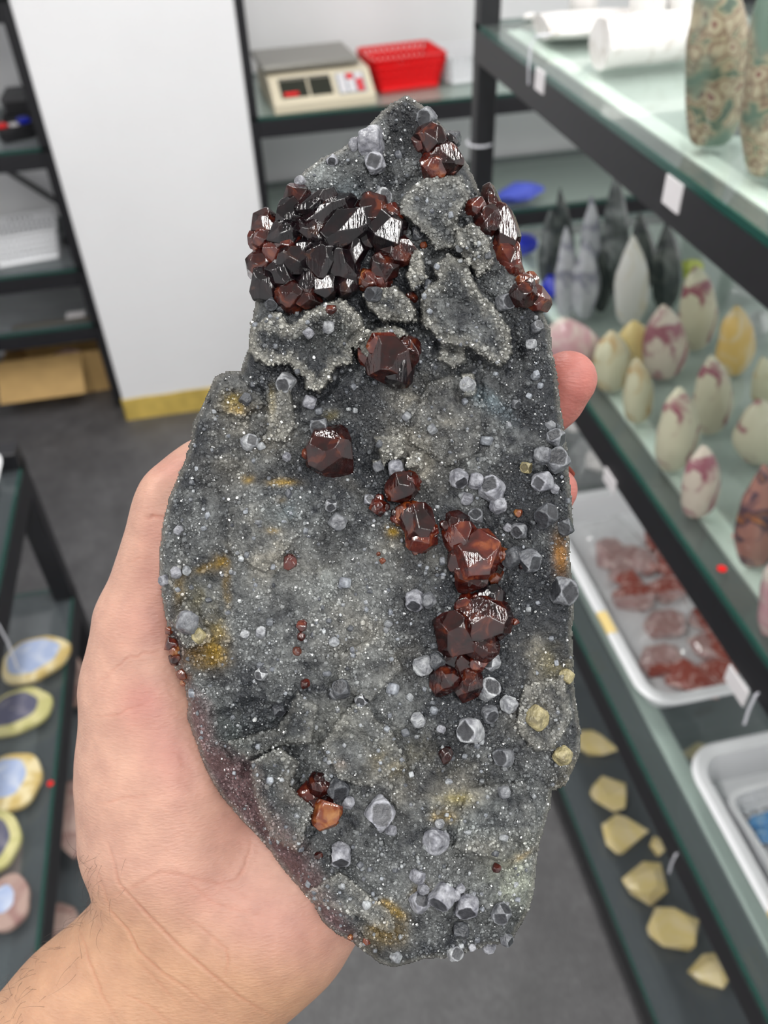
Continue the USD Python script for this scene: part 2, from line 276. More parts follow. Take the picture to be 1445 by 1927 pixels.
zip_tie(1000, 122, 'pale cable tie looped over the far end of the upper rail')
zip_tie(1415, 1335, 'pale cable tie around the middle rail beside the white tray')
zip_tie(1268, 1625, 'pale cable tie around the lower rail above the yellow stones')
p = onY(902, 276, 1.53)
single('zip_tie', tube([[.465 + .0185 + .024 * math.cos(a), 1.5515 + .024 * math.sin(a), p[2]] for a in np.linspace(0, 2 * np.pi, 17)], .0022, 6), 'tie_clear', 'clear cable tie around the black upright behind the top of the rock', 'cable tie')
p = onX(12, 1215, -.398)
single('zip_tie', tube([[-.398, p[1], p[2] - .05], [-.396, p[1] + .004, p[2]], [-.398, p[1] + .006, p[2] + .04]], .0018, 6), 'tie_clear', 'pale cable tie hanging from the left rack', 'cable tie')

# ------------------------------------------------------------------ carved stones
def depth_of(p): return float(((p - P0) @ R)[2])
def lathe_ff(h, w, thick, lean, seed, pow_=1.0, facets=0):
    ts = np.array([0, .02, .07, .15, .25, .36, .48, .6, .7, .79, .87, .94, .98, 1.0])
    rs = np.array([.44, .56, .70, .85, .95, 1.0, .97, .88, .76, .62, .45, .26, .13, .0]) ** pow_
    n = facets or 40; ang = np.arange(n) * 2 * np.pi / n
    v = np.stack([w / 2 * rs[:, None] * np.cos(ang) + lean * (ts[:, None] ** 1.5), thick / 2 * rs[:, None] * np.sin(ang), h * ts[:, None] * np.ones(n)], -1).reshape(-1, 3)
    k = meshkit.fbm(v / max(w, .02) * 1.3 + seed * 7.3, 3, seed) - .5
    c = np.array([0, 0, 0]); v[:, :2] *= (1 + .35 * k)[:, None]
    f = []
    for i in range(len(ts) - 1):
        for j in range(n):
            q = (j + 1) % n; f += [[i * n + j, i * n + q, (i + 1) * n + q], [i * n + j, (i + 1) * n + q, (i + 1) * n + j]]
    f += [[0, j + 1, j] for j in range(1, n - 1)]
    return trimesh.Trimesh(v, f, process=False)
def ff(px, pb, pt, w, z, m, label, name='carved_stone', category='stone carving', lean=0, thick=.6, group=None, pow_=1.0, facets=0, seed=0, kind=None):
    base = onZ(px, pb - w * .12, z); d = depth_of(base); wm = w * d / FPX
    top = onY(px + lean, pt, base[1]); h = max(top[2] - z, wm * .5)
    me = lathe_ff(h, wm, wm * thick, top[0] - base[0], seed, pow_, facets)
    me.apply_translation([base[0], base[1], z + .0005])
    me2 = me.copy(); me2.apply_translation(-np.array([base[0], base[1], z]))
    t = thing(name, label, category, (base[0], base[1], z), 0, group)
    part('body', me2, m, t, 40 if not facets else False)
    return t
zb = LB
ff(1306, 665, 500, 80, zb, 'rhodo_a', 'tall white and pink carved stone standing highest in the middle shelf group', seed=1, lean=6)
ff(1248, 720, 573, 88, zb, 'rhodo_b', 'pink veined pointed stone just left of the tallest pink one', seed=2)
ff(1376, 712, 575, 78, zb, 'honey', 'honey yellow and orange pointed stone near the right of the middle shelf', seed=3, lean=10)
ff(1082, 712, 598, 118, zb, 'rhodo_pink', 'broad pale pink stone above the fingertip, farthest left on the middle shelf', seed=4, lean=-25)
ff(1150, 742, 622, 78, zb, 'rhodo_c', 'stone with a yellowish tip and dark pink foot right of the fingertip', seed=5)
ff(1192, 705, 603, 84, zb, 'calcite', 'cream yellow stone half hidden behind the pink ones', seed=6)
ff(1198, 800, 674, 60, zb, 'rhodo_c', 'slim cream stone with brown veins in front of the pink veined one', seed=7)
ff(1334, 822, 668, 78, zb, 'rhodo_a', 'cream stone with a curved maroon band at its foot', seed=8, lean=6)
ff(1264, 892, 728, 86, zb, 'rhodo_a', 'cream stone with small pink flecks, behind the one nearest the shelf edge', seed=19, lean=14)
ff(1310, 978, 838, 78, zb, 'rhodo_b', 'stone with maroon side standing nearest the middle shelf edge', seed=10, lean=14)
ff(1428, 880, 752, 108, zb, 'rhodo_a', 'round stone with a wide maroon patch at the right edge of the photo', seed=11)
ff(1436, 770, 672, 60, zb, 'rhodo_c', 'pale stone behind the maroon patched one at the right edge', seed=12)
ff(1418, 1070, 874, 96, zb, 'purple_brown', 'purple brown egg shaped stone with an orange top at the right edge', seed=13, lean=18)
ff(1450, 1200, 1060, 70, zb, 'rhodo_pink', 'pinkish stone below the purple brown one, cut by the right edge', seed=14)
ff(1183, 618, 442, 68, zb, 'flame_white', 'tall white flame shaped stone behind the pink stones', seed=15, lean=6, pow_=1.15)
# clear and grey points behind
for i, (px, pb, pt, w, m, lab, ln) in enumerate([
    (1030, 545, 392, 46, 'tower_grey', 'grey translucent crystal point farthest left among the towers', 6), (1060, 560, 352, 42, 'tower_dark', 'brownish grey pointed crystal tower with a slanted tip', -6),
    (1062, 600, 425, 46, 'tower_pale', 'clear glassy crystal point beside the edge of the rock', 3), (1108, 560, 366, 44, 'tower_pale', 'slender pale lilac crystal tower', 4),
    (1150, 560, 325, 58, 'tower_grey', 'tallest grey translucent crystal tower on the middle shelf', 8), (1098, 605, 448, 56, 'tower_pale', 'lilac and clear crystal point in front of the slender tower', 6),
    (1204, 560, 398, 58, 'tower_dark', 'dark grey crystal tower behind the white flame stone', -3), (1250, 590, 415, 62, 'tower_dark', 'dark smoky crystal tower right of the white flame stone', 2),
    (1130, 590, 470, 40, 'tower_dark', 'short dark green crystal point between the clear ones', 0)]):
    ff(px, pb, pt, w, zb, m, lab, 'crystal_tower', 'crystal tower', ln, .8, pow_=1.25, facets=6, seed=30 + i)
def lump(px, py, w, h, z, seed, squash=1.0, pointed=0.0, n=26):
    rng = np.random.default_rng(seed); p = rng.normal(size=(n, 3)); p /= np.linalg.norm(p, axis=1, keepdims=True)
    p *= rng.uniform(.86, 1.0, (n, 1)); p[0] = [1 + pointed, .1, 0]
    base = onZ(px, py, z); k = depth_of(base) / FPX
    p = p * [w * k / 2, h * k / 2 * 1.1, h * k / 2 * squash]; me = trimesh.convex.convex_hull(p)
    return me, base, -me.bounds[0][2]
for px, py, w, h, lab in [(1036, 556, 46, 50, 'bright blue glossy bag beside the orange red crystals of the rock'), (986, 478, 50, 46, 'small bright blue bag behind the pointed red crystal')]:
    me, b, hz = lump(px, py, w, h, zb, px); t = thing('blue_bag', lab, 'bag', (b[0], b[1], zb + hz)); part('body', flat(trimesh.remesh.subdivide_loop(me.vertices, me.faces, 1) and me, np.eye(3), [0, 0, 0]), 'plastic_blue', t)
me, b, hz = lump(1290, 520, 70, 40, zb, 55); me.apply_translation([0, 0, hz]); t = thing('wrapped_stone', 'greenish yellow stone behind the tallest pink carved stone', 'stone', b); part('body', me, plain('moss', srgb(170, 180, 70), .3, .2, 20), t)
for i, (px, py, w, h, lab) in enumerate([(1422, 640, 60, 60, 'bundle of clear plastic right of the honey coloured stone'), (1400, 560, 80, 40, 'crumpled clear plastic behind the honey coloured stone')]):
    me, b, hz = lump(px, py, w, h, zb, 60 + i); me.apply_translation([0, 0, hz]); t = thing('plastic_bundle', lab, 'plastic bag', b); part('film', me, 'film_clear', t)
# top shelf
ff(1336, 285, -70, 125, LA, 'jasper', 'tall cream and brown orb patterned stone, left one on the top shelf', 'orb_stone', 'stone carving', 14, .62, seed=21, pow_=.8)
ff(1450, 345, -60, 150, LA, 'jasper', 'wide green and brown orb patterned stone at the right edge of the top shelf', 'orb_stone', 'stone carving', 18, .62, seed=22, pow_=.8)
ff(1385, 262, 195, 56, LA, 'tower_pale', 'small clear pyramid between the two orb patterned stones', 'crystal_tower', 'crystal tower', 0, 1.0, pow_=1.4, facets=4, seed=23)
for i, (px, pb, pt, w, lab) in enumerate([(1096, 48, -60, 56, 'white upright stone block farthest back on the top shelf'), (1216, 82, -60, 74, 'white upright stone with brown veins behind the lying log'), (1288, 78, -50, 70, 'pale upright stone between the log and the orb patterned stone')]):
    ff(px, pb, pt, w, LA, 'quartz_white', lab, 'white_stone', 'stone block', 2, .7, pow_=.5, seed=24 + i)
def lying(px0, py0, px1, py1, r, lab, name, m, squash, seed):
    a, b = onZ(px0, py0, LA), onZ(px1, py1, LA); L = np.linalg.norm(b - a); d = (b - a) / L
    s = trimesh.creation.cylinder(1, 1, sections=40).subdivide().subdivide(); v = s.vertices.copy()
    v[:, :2] *= (1 - .10 * np.abs(v[:, 2:3] * 2) ** 6) if squash < .6 else 1
    k = 1 + .22 * (meshkit.fbm(v * [2, 2, 3] + seed, 3, seed) - .5); v[:, :2] *= k[:, None]
    v = np.stack([v[:, 2] * L, v[:, 0] * r, v[:, 1] * r * squash], -1); s.vertices = v
    s.apply_translation([0, 0, -v[:, 2].min()])
    t = thing(name, lab, 'stone', (a + b) / 2, math.degrees(math.atan2(d[1], d[0]))); part('body', s, m, t, 40)
lying(1122, 132, 1312, 112, .034, 'white rough stone log lying along the top shelf', 'stone_log', 'quartz_white', .95, 3)
lying(1016, 74, 1182, 62, .055, 'flat white polished slab lying behind the stone log', 'stone_slab', 'quartz_white', .3, 5)
me, b, hz = lump(997, 38, 34, 14, LA, 5); me.apply_translation([0, 0, hz]); t = thing('white_chip', 'small white stone chip at the far corner of the top shelf', 'stone', b); part('body', me, 'quartz_white', t)
# red sticker dots
def dot(p, r, lab):
    c = trimesh.creation.cylinder(r, .0012, sections=20); c.apply_translation(np.array(p) + [0, 0, .0008]); single('sticker_dot', c, 'sticker_red', lab, 'sticker')
dot(onZ(1358, 1071, LB), .0052, 'red sticker dot on the glass edge of the middle shelf')
dot(onZ(1386, 1010, LB), .0048, 'red sticker dot at the foot of the purple brown stone')
dot(onZ(95, 1475, EYE - 1.168), .0048, 'red sticker dot on the left rack beside the agates')

# ------------------------------------------------------------------ trays and what lies in them
def rrect(hw, hd, r, n=8):
    out = []
    for cx_, cy_, a0 in ((hw - r, hd - r, 0), (-hw + r, hd - r, 90), (-hw + r, -hd + r, 180), (hw - r, -hd + r, 270)):
        for k in range(n + 1): a = math.radians(a0 + 90 * k / n); out.append([cx_ + r * math.cos(a), cy_ + r * math.sin(a)])
    return np.array(out)
def loft(rings):
    n = len(rings[0][0]); v = np.concatenate([np.column_stack([r, np.full(n, z)]) for r, z in rings]); f = []
    for i in range(len(rings) - 1):
        for j in range(n):
            k = (j + 1) % n; f += [[i * n + j, i * n + k, (i + 1) * n + k], [i * n + j, (i + 1) * n + k, (i + 1) * n + j]]
    return v, f
def tray(w, d, h, m, lab, loc, rot=0, name='tray'):
    q = lambda o: rrect(w / 2 + o, d / 2 + o, max(.045 + o, .01))
    v, f = loft([(q(-.022), 0), (q(-.010), h * .92), (q(.002), h), (q(.008), h * .93), (q(.006), h * .93 - .003), (q(0), h - .003), (q(-.012), h - .004), (q(-.025), .003)])
    n = len(v) // 8; v = np.vstack([v, [[0, 0, 0], [0, 0, .003]]])
    f += [[len(v) - 2, (j + 1) % n, j] for j in range(n)] + [[len(v) - 1, 7 * n + j, 7 * n + (j + 1) % n] for j in range(n)]
    f = [t_[::-1] for t_ in f]
    t = thing(name, lab, 'tray', loc, rot); part('body', trimesh.Trimesh(v, f, process=False), m, t, 35); return t
T1 = (.505, .885, .665, 1.145); T2 = (.515, .875, .06, .575)
t1 = tray(T1[1] - T1[0], T1[3] - T1[2], .052, 'plastic_white', 'white plastic tray of bagged red stones on the lower shelf', ((T1[0] + T1[1]) / 2, (T1[2] + T1[3]) / 2, LC))
t2 = tray(T2[1] - T2[0], T2[3] - T2[2], .058, 'plastic_white', 'white plastic tray holding a lattice basket at the lower right corner', ((T2[0] + T2[1]) / 2, (T2[2] + T2[3]) / 2, LC))
for t, (px, py), lab in ((t1, (1101, 1175), 'yellow tape on the tray rim'), (t2, (1422, 1762), 'yellow tape on the tray rim')):
    T = T1 if t is t1 else T2; p = onZ(px, py, LC + .056)
    part('tape', box(-(T[1] - T[0]) / 2 - .008, -(T[1] - T[0]) / 2 + .008, p[1] - (T[2] + T[3]) / 2 - .022, p[1] - (T[2] + T[3]) / 2 + .022, .047 if t is t1 else .053, .0535 if t is t1 else .0595), 'stick_yellow', t, label=lab)
rng = np.random.default_rng(11)
protos = []
spots = []
for i in range(26):
    for _ in range(60):
        x, y = rng.uniform(T1[0] + .05, T1[1] - .05), rng.uniform(T1[2] + .05, T1[3] - .06)
        if all((x - a) ** 2 + (y - b) ** 2 > .047 ** 2 for a, b in spots): spots.append((x, y)); break
for i, (x, y) in enumerate(spots):
    lab = 'red and white rough stone in a clear bag in the white tray'
    if i < 3:
        me, b, hz = lump(1230, 1200, 100, 72, LC, 100 + i, .5); t = thing('red_stone', lab, 'stone', (x, y, LC + .004 + hz), i * 40, 'bagged red stones in the tray'); part('body', me, 'red_stone', t, 20); protos.append((t, hz))
    else:
        pr, hz = protos[i % 3]; copy(pr, (x, y, LC + .004 + hz * .9), rng.uniform(0, 360), lab, 'stone', 'bagged red stones in the tray', rng.uniform(.8, 1.2))
def film(w, d, h, seed, amp=.012):
    n = 46; u, v = np.meshgrid(np.linspace(-1, 1, n), np.linspace(-1, 1, n), indexing='ij')
    q = np.stack([u * 3 + seed, v * 3, u * 0], -1); r = np.abs(meshkit.fbm(q * 1.3, 4, seed) - .5) * 2
    e = np.clip(np.minimum(1 - np.abs(u), 1 - np.abs(v)) * 2.5, 0, 1) ** .6
    z = .003 + h * e + amp * (r - .3) * e
    P = np.stack([u * w / 2 * (1 + .1 * r), v * d / 2 * (1 + .1 * r), np.maximum(z, .002)], -1)
    top = P.reshape(-1, 3); idx = np.arange(n * n).reshape(n, n)
    f = np.concatenate([np.stack([idx[:-1, :-1], idx[1:, :-1], idx[1:, 1:]], -1).reshape(-1, 3), np.stack([idx[:-1, :-1], idx[1:, 1:], idx[:-1, 1:]], -1).reshape(-1, 3)])
    return trimesh.Trimesh(top, f, process=False)
for i, (x, y, w, d, rz) in enumerate([(.60, 1.02, .12, .15, 8), (.775, 1.0, .13, .16, -6), (.605, .82, .13, .16, -5), (.78, .80, .14, .16, 8)]):
    t = thing('clear_bag', ['clear plastic bag of red stones, far left in the tray', 'clear plastic bag of red stones, far right in the tray', 'clear plastic bag of red stones, near left in the tray', 'clear plastic bag with white glare, near right in the tray'][i], 'plastic bag', (x, y, LC + .006), rz)
    part('film', film(w, d, .042, i + 3), 'film_clear', t, True)
for i, (bx_, by_, w, d, rz) in enumerate([(.56, 1.47, .1, .1, 0), (.69, 1.42, .11, .1, 30), (.68, 1.27, .11, .1, -10), (.56, 1.30, .1, .12, 10)]):
    b = (bx_, by_); t = thing('clear_bag', ['crumpled clear bag under the middle rail, farthest of the four beside the rock', 'crumpled clear bag under the middle rail, second farthest beside the rock', 'crumpled clear bag next to the far end of the red stone tray', 'crumpled clear bag touching the rock outline by the lower fingertip'][i], 'plastic bag', (b[0], b[1], LC), rz)
    part('film', film(w, d, .05, i + 13, .03), 'film_clear', t, True); me, bb, hz = lump(1110, 890, 74, 64, LC, 300 + i, .7); me.apply_translation([0, 0, hz]); part('white_stone', me, 'quartz_white', t)
def lattice_basket(name, lab, m, w, d, h, loc, rot=0, pitch=.014, bar=.006, taper=.82, cols=('x', 'y')):
    t = thing(name, lab, 'basket', loc, rot)
    def wall(p0, p1, q0, q1, nm):           # bottom edge p0-p1, top edge q0-q1
        p0, p1, q0, q1 = map(np.array, (p0, p1, q0, q1)); L = np.linalg.norm(q1 - q0); n = max(int(L / pitch), 3); k = max(int(h / pitch), 3); ms = []
        for i in range(n + 1): s = i / n; ms.append(tube([p0 + (p1 - p0) * s, (p0 + (p1 - p0) * s + q0 + (q1 - q0) * s) / 2, q0 + (q1 - q0) * s], bar / 2, 4))
        for j in range(k): s = j / k; a, b = p0 + (q0 - p0) * s, p1 + (q1 - p1) * s; ms.append(tube([a, (a + b) / 2, b], bar / 2 * (2 if j in (0, ) else 1), 4))
        part(nm, cat(ms), m, t)
    W, D = w / 2, d / 2; a, b = W * taper, D * taper
    wall([-a, -b, .004], [a, -b, .004], [-W, -D, h], [W, -D, h], 'side_panel'); wall([-a, b, .004], [a, b, .004], [-W, D, h], [W, D, h], 'side_panel')
    wall([-a, -b, .004], [-a, b, .004], [-W, -D, h], [-W, D, h], 'side_panel'); wall([a, -b, .004], [a, b, .004], [W, -D, h], [W, D, h], 'side_panel')
    ms = [tube([[x, -b, .003], [x, 0, .003], [x, b, .003]], bar / 2, 4) for x in np.arange(-a, a + 1e-6, 2 * a / max(int(2 * a / pitch), 3))] + [tube([[-a, y, .003], [0, y, .003], [a, y, .003]], bar / 2, 4) for y in np.arange(-b, b + 1e-6, 2 * b / max(int(2 * b / pitch), 3))]
    part('base_panel', cat(ms), m, t)
    o, i_ = rrect(W + .006, D + .006, .02), rrect(W - .002, D - .002, .016)
    v, f = loft([(o, h), (o, h + .006), (i_, h + .006), (i_, h), (o, h)]); part('rim', trimesh.Trimesh(v, [x[::-1] for x in f], process=False), m, t, 30)
    return t
lattice_basket('lattice_basket', 'white lattice basket lying inside the lower right tray', 'plastic_white', .27, .40, .03, ((T2[0] + T2[1]) / 2, .318, LC + .0045), 4, .02, .006, .96)
bs = [(1370, 1490), (1395, 1530), (1420, 1510), (1385, 1560), (1412, 1560), (1432, 1545), (1400, 1600), (1425, 1600), (1378, 1525), (1440, 1580)]
for i, (px, py) in enumerate(bs):
    me, b, hz = lump(px, py, 34, 30, LC + .010, 400 + i, .8); b = np.array([max(b[0] + .006, .572 + .012 * (i % 3)), min(b[1] + .01, .475 - .02 * (i % 2)), LC + .0135]); me.apply_translation([0, 0, hz])
    t = thing('blue_stone', 'sky blue polished stone in the white lattice basket', 'stone', b, i * 37, 'blue stones in the lattice basket'); part('body', me, 'blue_stone', t)
for i, (bx_, by_, w, d) in enumerate([(.70, .47, .17, .12), (.72, .33, .16, .12)]):
    b = (bx_, by_); t = thing('clear_bag', ['clear plastic bag over the far end of the lattice basket', 'clear plastic bag over the blue stones in the lattice basket'][i], 'plastic bag', (b[0], b[1], LC + .02), 10); part('film', film(w, d, .03, i + 23, .02), 'film_clear', t, True)
# yellow faceted stones on the lowest shelf
for i, (px, py, w, h, pt, rz, lab) in enumerate([(1112, 1408, 86, 56, .12, -8, 'pale yellow stone closest to the edge of the rock'), (1144, 1505, 74, 70, .1, 40, 'yellow faceted stone, second on the lowest shelf from the rock'),
    (1160, 1580, 92, 72, .28, 15, 'pale yellow leaf shaped stone with a pointed end'), (1236, 1598, 36, 40, .1, 0, 'small brownish yellow stone half hidden by the black rail'),
    (1208, 1670, 84, 84, .25, 50, 'cream stone with a white vein below the cable tie'), (1260, 1755, 104, 100, .05, 20, 'largest yellow stone with a white vein across it'), (1332, 1840, 66, 84, .2, 70, 'yellow wedge shaped stone at the bottom right of the lowest shelf'),
    (1318, 1425, 84, 46, 0, 0, 'yellowish stone seen through the glass between the two trays')]):
    me, b, hz = lump(px, py, w, h, LD, 500 + i, .62, pt, 20); me.apply_transform(trimesh.transformations.rotation_matrix(math.radians(-25), [0, 0, 1])); me.apply_translation([0, 0, hz])
    t = thing('yellow_stone', lab, 'stone', b, rz); part('body', me, 'calcite', t, 12)

# ------------------------------------------------------------------ agates on the left rack
def agate(px, py, w, h, rot, face, rind, lab, seed, fx=.74, off=(0, 0)):
    z = EYE - 1.168; rng = np.random.default_rng(seed); c = onZ(px, py, z + .012); k = depth_of(c) / FPX
    a, b = w * k / 2, h * k / 2 * 1.12
    ang = np.linspace(0, 2 * np.pi, 72, endpoint=False); wob = 1 + .05 * np.sin(2 * ang + seed) + .05 * np.sin(3 * ang + 2 * seed) + .02 * np.sin(7 * ang + seed)
    ring = lambda s, z_, o=(0, 0): (np.column_stack([a * s * wob * np.cos(ang) + o[0] * a, b * s * wob * np.sin(ang) + o[1] * b]), z_)
    v, f = loft([ring(.45, 0), ring(.8, .004), ring(.98, .014), ring(1.0, .020), ring(.97, .0245), ring(fx + .02, .0262, off), ring(.05, .0264, off)])
    t = thing('agate_half', lab, 'agate', (c[0], c[1], z), rot)
    part('rind', trimesh.Trimesh(v, f, process=False), rind, t, 40)
    v, f = loft([ring(fx, .0258, off), ring(fx - .01, .0274, off), ring(fx - .06, .0278, off), ring(.02, .0279, off)]); part('polished_face', trimesh.Trimesh(v, f, process=False), face, t, 40, label='polished blue grey face')
agate(68, 1246, 122, 96, 14, 'agate_blue', 'agate_rind', 'oval agate with a pale blue face, farthest on the left rack', 1, .76, (-.04, .08))
agate(34, 1346, 128, 92, 22, 'agate_slate', 'agate_rind_green', 'oval agate with a slate grey face and greenish rind', 2, .70, (-.06, .10))
agate(22, 1476, 118, 112, 10, 'agate_blue', 'agate_rind', 'cream rimmed agate with a blue grey face beside the red dot', 3, .68, (-.14, .12))
agate(-8, 1584, 96, 120, 15, 'agate_slate', 'agate_rind_green', 'agate with a dark face cut by the left edge of the photo', 4, .72, (-.1, .0))
agate(14, 1706, 96, 92, 0, 'agate_blue', 'pink_rough', 'pinkish agate with a small blue face nearest the arm', 5, .5, (-.1, .1))
for i, (px, py, w, h, lab) in enumerate([(150, 1300, 80, 130, 'purplish pink rough rock under the glass beside the thumb'), (158, 1560, 100, 150, 'large pale pink rough rock under the glass beside the wrist'), (60, 1640, 110, 90, 'brownish rough rock under the glass below the agates'), (105, 1765, 110, 100, 'pale rough rock under the glass next to the arm hairs')]):
    me, b, hz = lump(px, py, w, h, .115, 600 + i, .7, 0, 60); me.apply_translation([0, 0, hz]); t = thing('rough_rock', lab, 'rock', (b[0], b[1], .111)); part('body', me, 'pink_rough', t, 10)
zt = EYE - .853; t = tray(.22, .34, .05, 'plastic_white', 'white tray at the far end of the upper left rack shelf', (-.529, 1.05, zt))

# ------------------------------------------------------------------ storage rack behind the pillar
t = thing('cardboard_box', 'open cardboard box on the carpet under the storage rack', 'box', (-.655, 2.86, 0))
w, d, h = .33, .27, .16
for nm, m in (('side_wall', box(-w / 2, w / 2, -d / 2, -d / 2 + .004, 0, h)), ('side_wall', box(-w / 2, w / 2, d / 2 - .004, d / 2, 0, h)), ('side_wall', box(-w / 2, -w / 2 + .004, -d / 2 + .004, d / 2 - .004, 0, h)), ('side_wall', box(w / 2 - .004, w / 2, -d / 2 + .004, d / 2 - .004, 0, h)), ('bottom', box(-w / 2 + .004, w / 2 - .004, -d / 2 + .004, d / 2 - .004, 0, .004))): part(nm, m, 'cardboard', t)
fl = box(-w / 2 - .02, w / 2 - .07, -.15, 0, -.002, .002); fl.apply_transform(trimesh.transformations.rotation_matrix(math.radians(38), [1, 0, 0])); fl.apply_translation([0, -d / 2, h]); part('flap', fl, 'cardboard', t, label='front flap folded out')
me, b, hz = lump(128, 678, 90, 50, .006, 71); t = thing('paper_bundle', 'pale pink wrapped bundle in the cardboard box', 'bundle', (-.63, 2.88, .006)); me.apply_translation([0, 0, hz]); part('body', me, plain('paper_pink', srgb(200, 168, 160), .6, .2, 30), t)
zs = .512; b = onZ(48, 500, zs); lattice_basket('white_basket', 'white plastic basket on the storage rack left of the pillar', 'plastic_white', .21, .17, .09, (b[0], 2.76, zs), 8, .016, .011, .85)
me, b, hz = lump(45, 440, 80, 40, zs, 72); t = thing('dark_bundle', 'dark bundle behind the white basket', 'bundle', (b[0], 2.93, zs + hz)); part('body', me, 'machine_grey', t)
b = onZ(150, 470, zs); t = thing('cable_coil', 'black coiled cable on the storage rack beside the pillar', 'cable', (b[0] - .01, 2.78, zs)); part('coil', tube([[.035 * math.cos(a) * (1 + .15 * math.sin(a * .7)), .035 * math.sin(a), .006 + .002 * a] for a in np.linspace(0, 20, 120)], .005, 6), 'tool_black', t); part('plug', box(-.01, .012, -.045, -.02, .002, .022, .003), 'plastic_red', t)
b = onZ(140, 610, .322); t = single('paper_slip', box(b[0] - .03, b[0] + .03, 2.66, 2.70, .3225, .3235), 'paper_white', 'small white paper slip on the lowest storage shelf', 'paper')
b = onZ(58, 228, .87); t = thing('grey_machine', 'dark grey machine box on the storage rack', 'machine', (b[0], 2.93, .87)); part('housing', box(-.07, .07, -.06, .06, .0, .075, .008), 'machine_grey', t); part('front_panel', box(-.06, .06, -.064, -.06, .012, .06), 'tool_black', t); part('foot_plate', box(-.075, .075, -.09, -.06, 0, .03, .004), 'tool_black', t)
b = onZ(32, 272, .87); t = thing('hand_tool', 'black hand tool with blue and red ends on the storage rack', 'tool', (b[0], 2.70, .87), 25); part('grip', box(-.05, .05, -.022, .022, 0, .04, .008), 'tool_black', t); part('cap', box(.012, .045, -.018, .018, .04, .055, .005), 'plastic_blue', t); part('button', box(-.05, -.02, -.015, .015, .04, .05, .004), 'plastic_red', t); part('label_plate', box(-.015, .01, -.015, .015, .04, .044, .002), 'paper_white', t)

# ------------------------------------------------------------------ back rack: weighing scale, baskets
zk = EYE - .715
a, b = onZ(518, 216, zk), onZ(708, 194, zk); a[2] = b[2] = zk; W = float(np.linalg.norm(b - a)); rz = math.degrees(math.atan2(b[1] - a[1], b[0] - a[0]))
t = thing('weighing_scale', 'beige weighing scale with a steel plate on the back shelf', 'scale', a, rz)
from shapely.geometry import Polygon
pr = trimesh.creation.extrude_polygon(Polygon([(0, 0), (0, .022), (.085, .078), (.30, .078), (.30, 0)]), W, engine='earcut')   # (y, z) profile along x
v = pr.vertices; pr.vertices = np.column_stack([v[:, 2], v[:, 0], v[:, 1]]); trimesh.repair.fix_normals(pr)
part('body', pr, 'plastic_beige', t, 20)
part('weighing_plate', box(-.012, W - .02, .10, .32, .084, .102, .006), 'steel_grey', t)
sl = np.arctan2(.056, .085); Rx = trimesh.transformations.rotation_matrix(sl, [1, 0, 0])
def on_slope(nm, x0, x1, s0, s1, th, m, lab=None, par=None):
    q = box(x0 * W, x1 * W, s0, s1, -.002, th, .001); q.apply_transform(Rx); q.apply_translation([0, 0, .022]); return part(nm, q, m, par or t, label=lab)
on_slope('display_window', .09, .36, .022, .082, .003, 'display_dark'); on_slope('display_window', .38, .60, .022, .082, .003, 'display_dark'); on_slope('keypad', .65, .93, .016, .088, .003, 'key_grey')
for i in range(3):
    for j in range(3): on_slope('key', .67 + i * .085, .735 + i * .085, .02 + j * .022, .037 + j * .022, .006, 'plastic_red' if (i, j) in ((2, 0), (2, 1), (1, 2)) else 'paper_white')
on_slope('warning_label', .12, .26, .026, .040, .0034, 'plastic_red', 'small red label strip'); on_slope('top_stripe', .09, .60, .085, .090, .0028, 'machine_grey')
b = onZ(762, 172, zk); lattice_basket('red_basket', 'red plastic basket beside the weighing scale', 'plastic_red', .225, .17, .085, (b[0] + .012, b[1] + .10, zk), 6, .018, .0135, .8)
b = onZ(868, 165, zk); lattice_basket('white_basket', 'white plastic basket right of the red basket', 'plastic_white', .20, .15, .075, (b[0] + .06, b[1] + .12, zk), 6, .016, .008, .85)
zl = EYE - 1.07; b = onZ(985, 395, zl); me, _, hz = lump(985, 395, 110, 44, zl, 81); me.apply_translation([0, 0, hz]); t = thing('blue_bag', 'lilac blue bag on the low back shelf behind the crystal towers', 'bag', (b[0], b[1] + .06, zl)); part('body', me, 'bag_blue', t)
